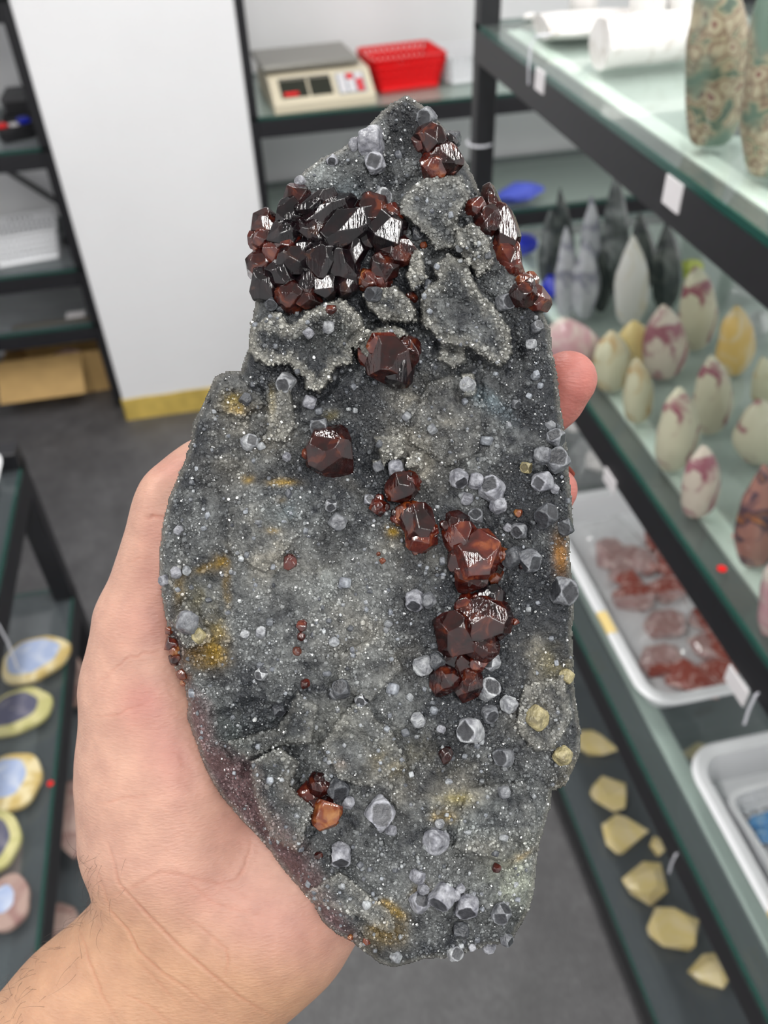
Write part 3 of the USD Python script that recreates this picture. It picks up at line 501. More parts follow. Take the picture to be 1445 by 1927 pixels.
# ------------------------------------------------------------------ the mineral specimen, held square to the lens 24 cm away
DR = 0.240
def lens_frame(d):
    M = np.eye(4); M[:3, 0] = R @ [1, 0, 0]; M[:3, 1] = R @ [0, -1, 0]; M[:3, 2] = R @ [0, 0, -1]; M[:3, 3] = P0 + R @ [0, 0, d]; return M
def uvw(px, py, w):                     # w (metres) rises from the slab's mean plane towards the viewer
    w = np.asarray(w, float); k = (DR - w) / FPX
    return np.stack([(np.asarray(px) - CX) * k, -(np.asarray(py) - CY) * k, w + 0 * k], -1)
MM = DR / FPX                           # metres per pixel of the frame at the slab
OUT = [(762, 178), (785, 190), (808, 205), (830, 232), (858, 262), (862, 285), (880, 305), (898, 345), (912, 382), (930, 420), (948, 470), (970, 505), (990, 520), (1012, 548), (1024, 590), (1037, 620), (1040, 660), (1048, 700), (1056, 760), (1062, 800), (1068, 850), (1073, 900), (1078, 955), (1080, 990), (1072, 1010), (1074, 1060), (1080, 1110), (1082, 1140), (1078, 1200), (1080, 1260), (1084, 1310), (1090, 1350), (1094, 1380), (1092, 1420), (1080, 1450), (1065, 1480), (1040, 1490), (1035, 1520), (1025, 1560), (1015, 1590), (1010, 1630), (1006, 1680), (998, 1710), (985, 1735), (968, 1762), (955, 1776), (925, 1780), (895, 1788), (865, 1798), (840, 1803), (800, 1805), (770, 1815), (740, 1822), (715, 1815), (690, 1797), (660, 1772), (630, 1757), (605, 1735), (590, 1705), (560, 1670), (530, 1635), (505, 1600), (480, 1570), (450, 1540), (420, 1505), (400, 1475), (385, 1445), (375, 1420), (362, 1385), (350, 1350), (352, 1325), (347, 1295), (332, 1270), (322, 1240), (315, 1195), (308, 1150), (302, 1110), (299, 1070), (300, 1030), (305, 985), (315, 940), (330, 905), (345, 870), (356, 830), (362, 795), (378, 765), (392, 735), (404, 708), (425, 697), (452, 698), (457, 680), (466, 655), (468, 625), (476, 590), (482, 555), (486, 500), (500, 440), (530, 400), (550, 365), (560, 335), (575, 318), (600, 300), (640, 280), (680, 250), (690, 238), (712, 215), (735, 195)]
GX0, GX1, GY0, GY1 = 280, 1116, 160, 1840
yy, xx = np.mgrid[GY0:GY1, GX0:GX1].astype(np.float32)
def raster(poly, X=xx, Y=yy):
    ins = np.zeros(X.shape, bool); p = np.asarray(poly, float)
    for (x0, y0), (x1, y1) in zip(p, np.roll(p, -1, 0)):
        if y0 == y1: continue
        lo, hi = min(y0, y1), max(y0, y1); r0, r1 = max(int(np.ceil(lo - GY0)), 0), min(int(np.ceil(hi - GY0)), X.shape[0])
        if r1 <= r0: continue
        ys = Y[r0:r1, 0]; xc = x0 + (ys - y0) * (x1 - x0) / (y1 - y0); ins[r0:r1] ^= X[r0:r1] < xc[:, None]
    return ins
def sdist(poly):
    m = raster(poly); return (distance_transform_edt(m) - distance_transform_edt(~m)).astype(np.float32)
def gn(scale, octaves=3, seed=0, sx=1.0, sy=1.0, ang=0.0):     # smooth noise over the frame, evaluated coarsely where it is smooth
    st = max(1, min(6, int(scale / (2 ** octaves) / 2)))
    X, Y = xx[::st, ::st], yy[::st, ::st]; c, s = math.cos(ang), math.sin(ang)
    v = meshkit.fbm(np.stack([(X * c + Y * s) / scale * sx, (-X * s + Y * c) / scale * sy, np.full_like(X, seed * 3.7)], -1), octaves, seed)
    if st == 1: return v.astype(np.float32)
    return map_coordinates(v, [(yy - GY0) / st, (xx - GX0) / st], order=1, mode='nearest').astype(np.float32)
sstep = lambda a, b, x: (lambda t: t * t * (3 - 2 * t))(np.clip((x - a) / (b - a), 0, 1))
jag = (gn(13, 3, 5) - .5) * 13 + (gn(5, 1, 33) - .5) * 3 + (gn(40, 2, 6) - .5) * 8
dedge = sdist(OUT) + jag * .5
# drusy crusts standing proud, (outline, height in mm, paleness of the rim)
PLATES = [([(490, 605), (522, 585), (545, 610), (575, 585), (640, 560), (680, 590), (692, 635), (665, 660), (662, 685), (632, 692), (615, 725), (605, 738), (575, 735), (570, 712), (545, 690), (500, 690), (465, 662), (470, 612)], 2.6, 1.0),
    ([(683, 552), (742, 535), (787, 582), (787, 606), (760, 612), (722, 607), (695, 585)], 3.0, .9), ([(662, 650), (690, 622), (745, 610), (772, 628), (742, 646), (690, 672)], 3.4, 1.0),
    ([(812, 502), (845, 475), (880, 490), (895, 540), (930, 580), (960, 620), (965, 665), (940, 695), (885, 655), (830, 645), (788, 605), (797, 540), (822, 525)], 2.6, .75),
    ([(748, 400), (762, 358), (800, 335), (868, 330), (886, 370), (862, 420), (882, 470), (822, 472), (788, 432)], 2.4, .6), ([(853, 430), (890, 418), (920, 450), (932, 500), (900, 522), (860, 472)], 2.6, .9),
    ([(775, 465), (797, 470), (802, 530), (775, 548), (763, 520)], 2.6, 1.0), ([(835, 640), (872, 638), (880, 682), (850, 694), (822, 676)], 1.6, .7),
    ([(600, 1400), (640, 1350), (678, 1308), (706, 1350), (742, 1380), (762, 1440), (700, 1482), (640, 1472)], 1.2, .4), ([(470, 1432), (530, 1405), (562, 1440), (545, 1480), (592, 1520), (560, 1605), (510, 1580), (478, 1500)], 3.0, .5),
    ([(985, 1290), (1062, 1268), (1078, 1350), (1042, 1412), (1000, 1416), (968, 1370)], 1.1, .6), ([(703, 822), (762, 818), (757, 862), (720, 872)], 1.4, .9), ([(770, 852), (800, 848), (797, 882), (763, 882)], 1.8, .8), ([(700, 868), (724, 862), (724, 886), (704, 886)], 2.0, .8),
    ([(500, 745), (545, 720), (560, 800), (535, 836), (500, 828), (505, 790)], 1.2, .6), ([(868, 705), (892, 700), (895, 740), (874, 748)], 2.0, 1.0),
    ([(430, 1395), (520, 1370), (560, 1300), (600, 1330), (590, 1400), (520, 1405), (462, 1432)], 1.6, .3), ([(560, 1690), (640, 1640), (735, 1715), (745, 1760), (660, 1720)], 1.2, .6), ([(322, 1170), (352, 1140), (378, 1175), (405, 1190), (400, 1215), (345, 1215)], 2.2, .6),
    ([(392, 712), (450, 705), (500, 760), (455, 790), (400, 770)], 1.6, .2), ([(800, 720), (860, 705), (905, 760), (900, 850), (840, 880), (770, 830)], 1.1, .2), ([(880, 1480), (990, 1470), (1020, 1560), (950, 1620), (850, 1600)], 1.3, .15), ([(640, 1230), (720, 1190), (760, 1260), (700, 1320), (630, 1300)], 1.2, .25), ([(430, 960), (520, 930), (560, 1010), (500, 1080), (430, 1040)], 1.0, .2)]
H = (gn(330, 2, 1) - .5) * 7.0 + (gn(110, 3, 2, 1.0, 1.6, -.9) - .5) * 5.0 + (gn(36, 3, 3) - .5) * 3.4 + (gn(11, 2, 4) - .5) * 1.3 + np.abs(gn(80, 2, 31, 1, 1.4, -.8) - .5) * 4
RIM = np.zeros_like(H); INPL = np.zeros_like(H)
for poly, hgt, pale in PLATES:
    d = sdist(poly) + jag * 1.1; up = sstep(-1.0, 3.5, d); hgt *= 1.45
    H += hgt * up * (1 - .35 * sstep(10, 60, d)); RIM = np.maximum(RIM, pale * sstep(-2, 3, d) * (1 - sstep(2, 30, d + (jag - 2) * 1.5))); INPL = np.maximum(INPL, up * .5)
    H -= hgt * .35 * np.exp(-((d + 8) / 7) ** 2)
SIDE = sdist([(330, 1290), (352, 1300), (385, 1345), (395, 1400), (432, 1430), (470, 1450), (500, 1530), (560, 1600), (610, 1690), (660, 1760), (560, 1720), (420, 1540), (330, 1400)])   # the reddish flank at the lower left
H -= 6.0 * sstep(-25, 40, SIDE)
H -= 7.0 * (1 - np.sqrt(np.clip(1 - (1 - np.clip(dedge / 38, 0, 1)) ** 2, 0, 1)))
H += 1.2 * sstep(0, 260, dedge)
# low broken hollows with steep walls
for poly, dep in (([(395, 1340), (470, 1310), (560, 1330), (540, 1390), (440, 1430), (400, 1405)], 2.6), ([(530, 1440), (610, 1440), (600, 1530), (560, 1500)], 2.0), ([(790, 560), (830, 600), (900, 660), (960, 740), (930, 760), (850, 700), (790, 640)], .9)):
    d = sdist(poly) + jag; H -= dep * sstep(-4, 14, d)
# ---- colours of the crust (mineral zones: grey quartz, chalky patches, ochre and red iron stains)
L = lambda *c: np.array(srgb(*c), np.float32)
f1, f2, f3, f4 = gn(170, 4, 11), gn(60, 4, 12), gn(16, 3, 13), gn(44, 3, 14)
t = np.clip((f1 - .5) * 2.2 + (f2 - .5) * 1.8 + (f3 - .5) * 1.4 + .28, 0, 1)[..., None]
COL = L(66, 69, 74) * (1 - t) + L(144, 147, 147) * t
def stain(x, y, rx, ry, col, s, ang=0.0, hard=1.0):
    global COL
    c, sn = math.cos(math.radians(ang)), math.sin(math.radians(ang)); X, Y = xx - x + (f2 - .5) * rx * 1.3, yy - y + (f1 - .5) * ry * 1.3 + (f3 - .5) * ry * .5
    q = ((X * c + Y * sn) / rx) ** 2 + ((-X * sn + Y * c) / ry) ** 2
    a = (s * 1.15 * np.exp(-q ** hard))[..., None] * (.2 + 1.3 * f3[..., None]) * (.35 + 1.1 * sstep(.38, .6, f4)[..., None]); a = np.clip(a, 0, 1); COL = COL * (1 - a) + np.asarray(col, np.float32) * a
BEI, CHK, OCH, YEL, RED, DRK, BLU = L(182, 177, 164), L(181, 188, 187), L(138, 110, 44), L(210, 172, 76), L(124, 92, 94), L(36, 38, 43), L(142, 158, 166)
for s in [(500, 1040, 60, 60, BEI, .55), (560, 1080, 70, 45, BEI, .6, 40), (600, 1110, 40, 30, CHK, .7), (490, 800, 60, 55, BEI, .45), (440, 860, 50, 60, BEI, .3), (790, 780, 60, 80, BEI, .5), (850, 850, 60, 70, BEI, .35), (800, 900, 30, 45, BEI, .6), (745, 1050, 40, 50, BEI, .4),
          (700, 1200, 90, 70, BEI, .3), (900, 1550, 90, 60, CHK, .55), (860, 1480, 50, 40, BEI, .5), (970, 1650, 50, 60, L(186, 192, 176), .85, 20), (930, 1600, 70, 40, BEI, .4), (740, 1500, 60, 50, BEI, .35), (1000, 1350, 45, 60, BEI, .4), (1010, 1230, 40, 40, BEI, .4), (640, 1380, 60, 50, L(150, 150, 142), .5), (540, 970, 40, 35, BLU, .4), (700, 960, 60, 50, DRK, .3),
          (610, 1040, 30, 40, DRK, .6), (560, 870, 30, 40, DRK, .3), (420, 1060, 34, 30, DRK, .25), (330, 1040, 30, 40, DRK, .45), (760, 230, 60, 60, DRK, .65), (800, 250, 50, 60, DRK, .5), (720, 330, 60, 50, DRK, .6), (600, 320, 40, 26, CHK, .4), (640, 370, 40, 25, BLU, .35), (860, 560, 90, 80, L(66, 69, 72), .6), (640, 620, 90, 50, L(84, 86, 84), .6), (640, 740, 60, 40, DRK, .4), (920, 720, 60, 60, DRK, .4), (980, 640, 40, 60, DRK, .5),
          (890, 740, 30, 12, BLU, .6, 50), (930, 760, 40, 14, BLU, .5, 50), (1000, 960, 60, 60, DRK, .5), (920, 1020, 70, 50, DRK, .4), (1040, 880, 30, 50, DRK, .55), (460, 1370, 70, 50, L(84, 90, 90), .8), (540, 1460, 50, 60, L(92, 96, 97), .6), (620, 1640, 60, 60, DRK, .3), (560, 1640, 40, 50, L(96, 94, 92), .5), (640, 1760, 60, 30, L(80, 84, 90), .5), (830, 1740, 60, 30, DRK, .5), (960, 1740, 30, 30, DRK, .6), (880, 1640, 70, 40, DRK, .25), (700, 1590, 70, 50, DRK, .35), (790, 1420, 80, 40, L(120, 116, 100), .4),
          (428, 1100, 9, 58, OCH, .95, 0, 1.5), (416, 1066, 18, 16, OCH, .8), (375, 1072, 44, 8, OCH, .75, -22), (338, 1115, 12, 40, OCH, .55, 8), (385, 1130, 36, 40, L(128, 118, 78), .5), (400, 1225, 20, 26, YEL, .95), (385, 1250, 40, 24, OCH, .6), (360, 1230, 30, 40, L(120, 96, 60), .6), (405, 1180, 16, 30, L(190, 170, 110), .6), (458, 768, 26, 10, YEL, .65), (440, 752, 22, 16, L(150, 130, 70), .6), (512, 752, 6, 30, L(160, 142, 84), .7), (468, 902, 10, 8, YEL, .6), (530, 908, 24, 7, YEL, .55), (512, 1000, 14, 6, YEL, .6), (530, 940, 8, 6, YEL, .5), (738, 1000, 12, 10, YEL, .85), (625, 780, 12, 8, L(150, 138, 90), .7), (648, 910, 34, 10, BEI, .6, 35),
          (745, 1718, 24, 10, L(178, 150, 84), .8, 30), (722, 1702, 18, 8, YEL, .4), (720, 1760, 40, 30, L(130, 112, 76), .7), (835, 1535, 22, 14, L(184, 158, 96), .7), (860, 1500, 30, 14, L(190, 178, 130), .6), (790, 1690, 20, 20, L(140, 122, 80), .5), (985, 1610, 26, 8, L(168, 140, 84), .7, -30), (1060, 1465, 40, 22, L(120, 104, 62), .75, -40), (1056, 1035, 13, 34, L(170, 120, 62), .85), (1060, 1000, 14, 12, L(70, 62, 50), .7), (1040, 1240, 30, 26, L(170, 160, 120), .5), (740, 1445, 40, 20, L(140, 126, 90), .4), (815, 1050, 30, 20, L(150, 134, 90), .3), (640, 1440, 14, 12, L(130, 110, 100), .5),
          (545, 1490, 24, 30, L(120, 108, 100), .3), (325, 1225, 14, 44, L(104, 58, 44), .9, -12), (345, 1275, 12, 18, L(120, 66, 46), .8)]: stain(*s)
m = sstep(-30, 18, SIDE + (f2 - .5) * 40)[..., None]; COL = COL * (1 - .8 * m) + (RED * (.75 + .6 * f3[..., None])) * .8 * m
m = (RIM * (.8 + .5 * (f3 - .5)))[..., None]; m = np.clip(m, 0, 1) * .85; COL = COL * (1 - m) + L(190, 188, 178) * m
m = (sstep(14, 2, dedge) * .45)[..., None]; COL = COL * (1 - m) + L(176, 172, 160) * m
rs = np.random.default_rng(4); g = rs.random(H.shape).astype(np.float32)
COL *= (1 + .5 * (gaussian_filter(g, .8) - .5) * 2.2)[..., None]; COL = COL * .42; COL[g > .996] = L(170, 172, 172); COL = np.clip(COL, .004, .9)
H += .2 * (gaussian_filter(rs.random(H.shape).astype(np.float32), 1.1) - .5) * 3
def hat(px, py): return map_coordinates(H, [[np.clip(py - GY0, 0, H.shape[0] - 1)], [np.clip(px - GX0, 0, H.shape[1] - 1)]], order=1)[0]
def colat(px, py):
    i, j = np.clip(np.asarray(py) - GY0, 0, H.shape[0] - 1).astype(int), np.clip(np.asarray(px) - GX0, 0, H.shape[1] - 1).astype(int); return COL[i, j]

SPEC = thing('mineral_specimen', 'large grey drusy rock slab with dark red crystals, held in a hand', 'mineral specimen', matrix=lens_frame(DR))
BACKW = lambda d: -(9.0 + 15.0 * sstep(0, 230, d))
st = 2
inside = dedge[::st, ::st] > 0
ids = -np.ones(inside.shape, int); ids[inside] = np.arange(inside.sum())
gx, gy, gh, gd = xx[::st, ::st][inside], yy[::st, ::st][inside], H[::st, ::st][inside], dedge[::st, ::st][inside]
vt = uvw(gx, gy, gh / 1000); ct = COL[::st, ::st][inside]
q = np.stack([ids[:-1, :-1], ids[1:, :-1], ids[1:, 1:], ids[:-1, 1:]], -1).reshape(-1, 4); q = q[(q >= 0).all(1)]
ft = np.concatenate([q[:, [0, 1, 2]], q[:, [0, 2, 3]]])
# flank down to the back, and the rough back itself on a coarser grid
ed = np.concatenate([q[:, [0, 1]], q[:, [1, 2]], q[:, [2, 3]], q[:, [3, 0]]]); key = ed[:, 0].astype(np.int64) * len(vt) + ed[:, 1]; rev = ed[:, 1].astype(np.int64) * len(vt) + ed[:, 0]
be = ed[~np.isin(key, rev)]; bv = np.unique(be)
lay = [bv]; V = [vt]; C = [ct]; F = [ft]; n0 = len(vt); prev = {b: b for b in bv}
for k, fr in enumerate((.35, .7, 1.0)):
    w0 = gh[bv]; w1 = w0 + (-13 - w0) * fr; sh = -1 + 2.0 * math.sin(math.pi * min(fr * 1.1, 1))
    cx_, cy_ = 705, 1010; dx, dy = gx[bv] - cx_, gy[bv] - cy_; rr = np.hypot(dx, dy)
    wob = 1 - (2 + 3 * fr * fr * 3) / rr
    kk = (DR - w0 / 1000) / FPX                      # the flank runs straight back from the rim
    V.append(np.stack([(cx_ + dx * wob - CX) * kk, -(cy_ + dy * wob - CY) * kk, w1 / 1000], -1)); C.append(np.clip(ct[bv] * .8 + .03, 0, 1))
    idx = {b: n0 + i for i, b in enumerate(bv)}
    A = np.array([[prev[a], prev[b], idx[b], idx[a]] for a, b in be]); F.append(np.concatenate([A[:, [1, 0, 3]], A[:, [1, 3, 2]]])); prev = idx; n0 += len(bv)
sb = 10; dd = dedge[::sb, ::sb]; ib = dd > 4; idb = -np.ones(ib.shape, int); idb[ib] = np.arange(ib.sum()) + n0
bx, by = xx[::sb, ::sb][ib], yy[::sb, ::sb][ib]; bw = BACKW(dd[ib]) + (meshkit.fbm(np.stack([bx / 60, by / 60, bx * 0], -1), 3, 9) - .5) * 3 - 3
kk = (DR + .004) / FPX; V.append(np.stack([(bx - CX) * kk, -(by - CY) * kk, bw / 1000], -1)); C.append(np.tile(L(96, 92, 86), (len(bx), 1)))
qb = np.stack([idb[:-1, :-1], idb[1:, :-1], idb[1:, 1:], idb[:-1, 1:]], -1).reshape(-1, 4); qb = qb[(qb >= 0).all(1)]; F.append(np.concatenate([qb[:, [0, 2, 1]], qb[:, [0, 3, 2]]]))
part('matrix', (np.vstack(V), np.vstack(F)), 'druse', SPEC, True, label='grey sparkling quartz crust with beige and ochre stains', color=np.vstack(C))

# sugar-sized quartz crystals all over the crust (past counting: one part)
rg = np.random.default_rng(8); N = 21000
gem = trimesh.convex.convex_hull(np.array([[math.cos(a) * r, math.sin(a) * r, z] for r, z in ((.75, -.6), (.8, .35)) for a in np.arange(6) * math.pi / 3] + [[0.1, 0, 1.15]]))
px, py = rg.uniform(GX0, GX1, N * 4), rg.uniform(GY0, GY1, N * 4); i, j = (py - GY0).astype(int), (px - GX0).astype(int)
dens = np.clip(.25 + 1.6 * (gn(45, 3, 21)[i, j] - .42) + .5 * RIM[i, j], .03, 1); ok = (dedge[i, j] > 3) & (rg.random(len(px)) < dens); px, py = px[ok][:N], py[ok][:N]; N = len(px)
size = (np.minimum(.20 + rg.gamma(1.6, .105, N), .85)) * 1e-3
cen = uvw(px, py, hat(px, py) / 1000 + size * .25)
rot = trimesh.transformations.random_rotation_matrix; qs = rg.normal(size=(N, 4)); qs[:, 0] += 1.8; qs /= np.linalg.norm(qs, axis=1, keepdims=True)
w_, x_, y_, z_ = qs.T
RM = np.stack([1 - 2 * (y_ ** 2 + z_ ** 2), 2 * (x_ * y_ - z_ * w_), 2 * (x_ * z_ + y_ * w_), 2 * (x_ * y_ + z_ * w_), 1 - 2 * (x_ ** 2 + z_ ** 2), 2 * (y_ * z_ - x_ * w_), 2 * (x_ * z_ - y_ * w_), 2 * (y_ * z_ + x_ * w_), 1 - 2 * (x_ ** 2 + y_ ** 2)], -1).reshape(-1, 3, 3)
vg = np.einsum('nij,kj->nki', RM, gem.vertices) * size[:, None, None] + cen[:, None]
fg = gem.faces[None] + (np.arange(N) * len(gem.vertices))[:, None, None]
cg = np.clip(colat(px, py) * rg.uniform(.5, 2.3, (N, 1)) + rg.uniform(0, .06, (N, 1)) * [.95, 1.0, 1.03], 0, .9)
part('quartz_sugar', (vg.reshape(-1, 3), fg.reshape(-1, 3)), 'druse_grain', SPEC, False, kind='stuff', label='tiny glinting quartz crystals', color=np.repeat(cg, len(gem.vertices), 0))

# ---- grey rounded cube crystals, many with a dark hollow window
ICO = trimesh.creation.icosphere(4); IV = ICO.vertices
def grey(px, py, r, tone=0, win=1, el=1.0, seed=0):
    rg = np.random.default_rng(seed * 13 + 5); Q = trimesh.transformations.random_rotation_matrix(rg.random(3))[:3, :3]
    ax = np.vstack([np.eye(3), -np.eye(3)]) ; dg = np.array([[a, b, c] for a in (-1, 1) for b in (-1, 1) for c in (-1, 1)]) / 3 ** .5
    N_ = np.vstack([ax, dg]) @ Q.T; D_ = np.concatenate([rg.uniform(.80, .94, 6), rg.uniform(1.0, 1.2, 8)])
    dots = IV @ N_.T; inv = np.maximum(dots, 1e-3) / D_; rad = (inv ** 10).sum(1) ** (-1 / 10)
    rad = rad * (1 + .2 * (meshkit.fbm(IV * 2.6 + seed, 3, seed) - .5) + .08 * (meshkit.noise(IV * 9 + seed, seed) - .5))
    pal = [L(124, 125, 131), L(100, 102, 106), L(140, 134, 108), L(136, 138, 141), L(66, 68, 72)][tone]
    k = meshkit.fbm(IV * 2.6 + 3 * seed, 3, seed + 2)[:, None]; col = pal * (.42 + 1.15 * k)
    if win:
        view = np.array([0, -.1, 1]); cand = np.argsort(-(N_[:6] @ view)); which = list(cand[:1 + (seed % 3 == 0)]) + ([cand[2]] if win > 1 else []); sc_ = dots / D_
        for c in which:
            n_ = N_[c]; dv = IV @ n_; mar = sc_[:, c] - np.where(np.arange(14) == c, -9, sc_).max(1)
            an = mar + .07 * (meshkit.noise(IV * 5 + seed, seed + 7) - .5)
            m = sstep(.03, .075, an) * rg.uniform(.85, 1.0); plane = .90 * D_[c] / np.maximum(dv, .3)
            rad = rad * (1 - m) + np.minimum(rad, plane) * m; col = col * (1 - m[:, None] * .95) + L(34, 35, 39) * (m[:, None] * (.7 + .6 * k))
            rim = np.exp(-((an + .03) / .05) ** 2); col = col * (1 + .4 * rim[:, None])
    if tone == 2: col = col * .65 + L(150, 134, 82) * .3
    v = IV * rad[:, None] * [1, el, 1]; s = r * MM
    h0 = hat(np.array([px]), np.array([py]))[0] / 1000
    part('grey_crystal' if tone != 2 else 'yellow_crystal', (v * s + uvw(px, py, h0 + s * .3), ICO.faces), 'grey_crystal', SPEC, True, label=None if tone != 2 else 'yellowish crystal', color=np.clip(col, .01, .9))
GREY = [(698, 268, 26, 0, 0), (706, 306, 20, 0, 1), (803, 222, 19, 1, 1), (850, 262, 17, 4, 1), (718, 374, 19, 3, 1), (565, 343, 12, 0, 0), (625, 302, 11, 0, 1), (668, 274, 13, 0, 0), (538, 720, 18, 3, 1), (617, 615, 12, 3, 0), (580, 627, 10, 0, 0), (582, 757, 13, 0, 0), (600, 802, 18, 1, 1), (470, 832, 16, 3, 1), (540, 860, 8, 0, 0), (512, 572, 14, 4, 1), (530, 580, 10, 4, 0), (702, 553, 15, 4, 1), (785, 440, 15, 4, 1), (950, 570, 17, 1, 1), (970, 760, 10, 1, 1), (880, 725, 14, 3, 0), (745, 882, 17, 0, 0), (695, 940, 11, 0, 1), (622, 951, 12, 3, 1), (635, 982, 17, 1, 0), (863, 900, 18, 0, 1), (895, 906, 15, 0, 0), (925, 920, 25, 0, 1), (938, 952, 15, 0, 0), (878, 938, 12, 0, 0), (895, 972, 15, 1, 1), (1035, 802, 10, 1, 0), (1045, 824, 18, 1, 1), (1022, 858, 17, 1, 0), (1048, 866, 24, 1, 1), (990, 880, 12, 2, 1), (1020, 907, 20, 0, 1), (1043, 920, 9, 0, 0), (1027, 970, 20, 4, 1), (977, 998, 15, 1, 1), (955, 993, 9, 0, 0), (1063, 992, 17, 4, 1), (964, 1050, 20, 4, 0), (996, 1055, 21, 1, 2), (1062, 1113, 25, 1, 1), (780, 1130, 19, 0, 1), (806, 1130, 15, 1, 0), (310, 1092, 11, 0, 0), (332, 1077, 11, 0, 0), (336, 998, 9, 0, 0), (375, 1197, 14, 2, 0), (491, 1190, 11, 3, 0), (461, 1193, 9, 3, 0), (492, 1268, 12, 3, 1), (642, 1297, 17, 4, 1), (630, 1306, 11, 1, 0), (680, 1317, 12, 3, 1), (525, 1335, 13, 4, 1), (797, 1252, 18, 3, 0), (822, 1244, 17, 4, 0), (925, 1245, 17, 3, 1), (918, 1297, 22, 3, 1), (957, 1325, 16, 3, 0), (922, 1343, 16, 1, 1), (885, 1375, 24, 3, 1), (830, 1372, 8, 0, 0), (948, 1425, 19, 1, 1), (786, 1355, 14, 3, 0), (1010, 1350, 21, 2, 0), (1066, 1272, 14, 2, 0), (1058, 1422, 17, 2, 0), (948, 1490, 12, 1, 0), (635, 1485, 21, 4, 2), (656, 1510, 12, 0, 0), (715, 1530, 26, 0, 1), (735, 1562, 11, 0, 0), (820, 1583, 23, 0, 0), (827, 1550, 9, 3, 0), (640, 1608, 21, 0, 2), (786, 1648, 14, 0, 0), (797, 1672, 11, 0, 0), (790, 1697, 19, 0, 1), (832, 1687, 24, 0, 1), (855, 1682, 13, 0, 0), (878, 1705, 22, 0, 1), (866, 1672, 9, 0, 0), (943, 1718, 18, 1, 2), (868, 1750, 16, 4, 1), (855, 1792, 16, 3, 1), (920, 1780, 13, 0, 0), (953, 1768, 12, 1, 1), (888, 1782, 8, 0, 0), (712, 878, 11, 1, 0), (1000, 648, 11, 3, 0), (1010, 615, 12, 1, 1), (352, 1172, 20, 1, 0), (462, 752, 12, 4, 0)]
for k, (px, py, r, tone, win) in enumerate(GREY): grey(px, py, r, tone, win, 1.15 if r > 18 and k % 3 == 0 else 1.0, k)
IC2 = trimesh.creation.icosphere(2); sv, sf, scl, nsm = [], [], [], 0            # grain-sized round crystals between, past counting
while nsm < 620:
    px, py = rg.uniform(310, 1080), rg.uniform(200, 1800); i_, j_ = int(py - GY0), int(px - GX0)
    if dedge[i_, j_] < 8 or rg.random() > .15 + 1.5 * max(f2[i_, j_] - .42, 0) * 4: continue
    s_ = (1.8 + rg.gamma(1.5, 1.0)) * MM; ax_ = trimesh.transformations.random_rotation_matrix(rg.random(3))[:3, :3]
    dt = np.abs(IC2.vertices @ ax_); v_ = IC2.vertices / ((dt ** 5).sum(1) ** .2)[:, None] * rg.uniform(.8, 1.25, 3)
    sv.append(v_ * s_ + uvw(px, py, hat(np.array([px]), np.array([py]))[0] / 1000 + s_ * .3)); sf.append(IC2.faces + nsm * len(v_)); nsm += 1
    scl.append(np.clip(np.tile([L(118, 122, 128), L(134, 137, 140), L(92, 95, 100)][rg.integers(3)] * rg.uniform(.7, 1.3), (len(v_), 1)) * (.7 + .6 * rg.random((len(v_), 1))), 0, .9))
part('small_crystal', (np.vstack(sv), np.vstack(sf)), 'grey_crystal', SPEC, True, kind='stuff', label='scattered pinhead sized grey crystals', color=np.vstack(scl))

# ---- dark red sphalerite: sharp many-faced crystals grown through one another
def crystal(px, py, r, m, par, seed, lift=.3, ex=1.0, ey=1.0, ang=0.0, ez=.85, nf=26):
    rg = np.random.default_rng(seed * 7 + 1)
    base = np.array([[1, 1, 0], [1, -1, 0], [-1, 1, 0], [-1, -1, 0], [1, 0, 1], [1, 0, -1], [-1, 0, 1], [-1, 0, -1], [0, 1, 1], [0, 1, -1], [0, -1, 1], [0, -1, -1], [1, 1, 1], [-1, -1, 1], [-1, 1, -1], [1, -1, -1], [.2, .1, 1.6]], float)
    extra = rg.normal(size=(nf - 8, 3)); Nn = np.vstack([base, extra]); Nn /= np.linalg.norm(Nn, axis=1, keepdims=True)
    Q = trimesh.transformations.random_rotation_matrix(rg.random(3))[:3, :3]; Nn = Nn @ Q.T; D = rg.uniform(.70, 1.0, len(Nn))
    hs = HalfspaceIntersection(np.column_stack([Nn, -D]), np.zeros(3)); pts = hs.intersections
    me = trimesh.convex.convex_hull(pts); v = me.vertices / np.abs(me.vertices[:, :2]).max() 
    c, s = math.cos(math.radians(ang)), math.sin(math.radians(ang)); v = v * [ex, ey, ez]; v = np.column_stack([v[:, 0] * c - v[:, 1] * s, v[:, 0] * s + v[:, 1] * c, v[:, 2]])
    k = r * MM; h0 = hat(np.array([float(px)]), np.array([float(py)]))[0] / 1000
    me.vertices = v * k * 1.1 + uvw(px, py, max(h0, -.004) + k * (lift - .12))
    return part('crystal', me, m, par, False)
B, D_, Rd, O = 'sphalerite_black', 'sphalerite_red', 'sphalerite_ruby', 'sphalerite_orange'
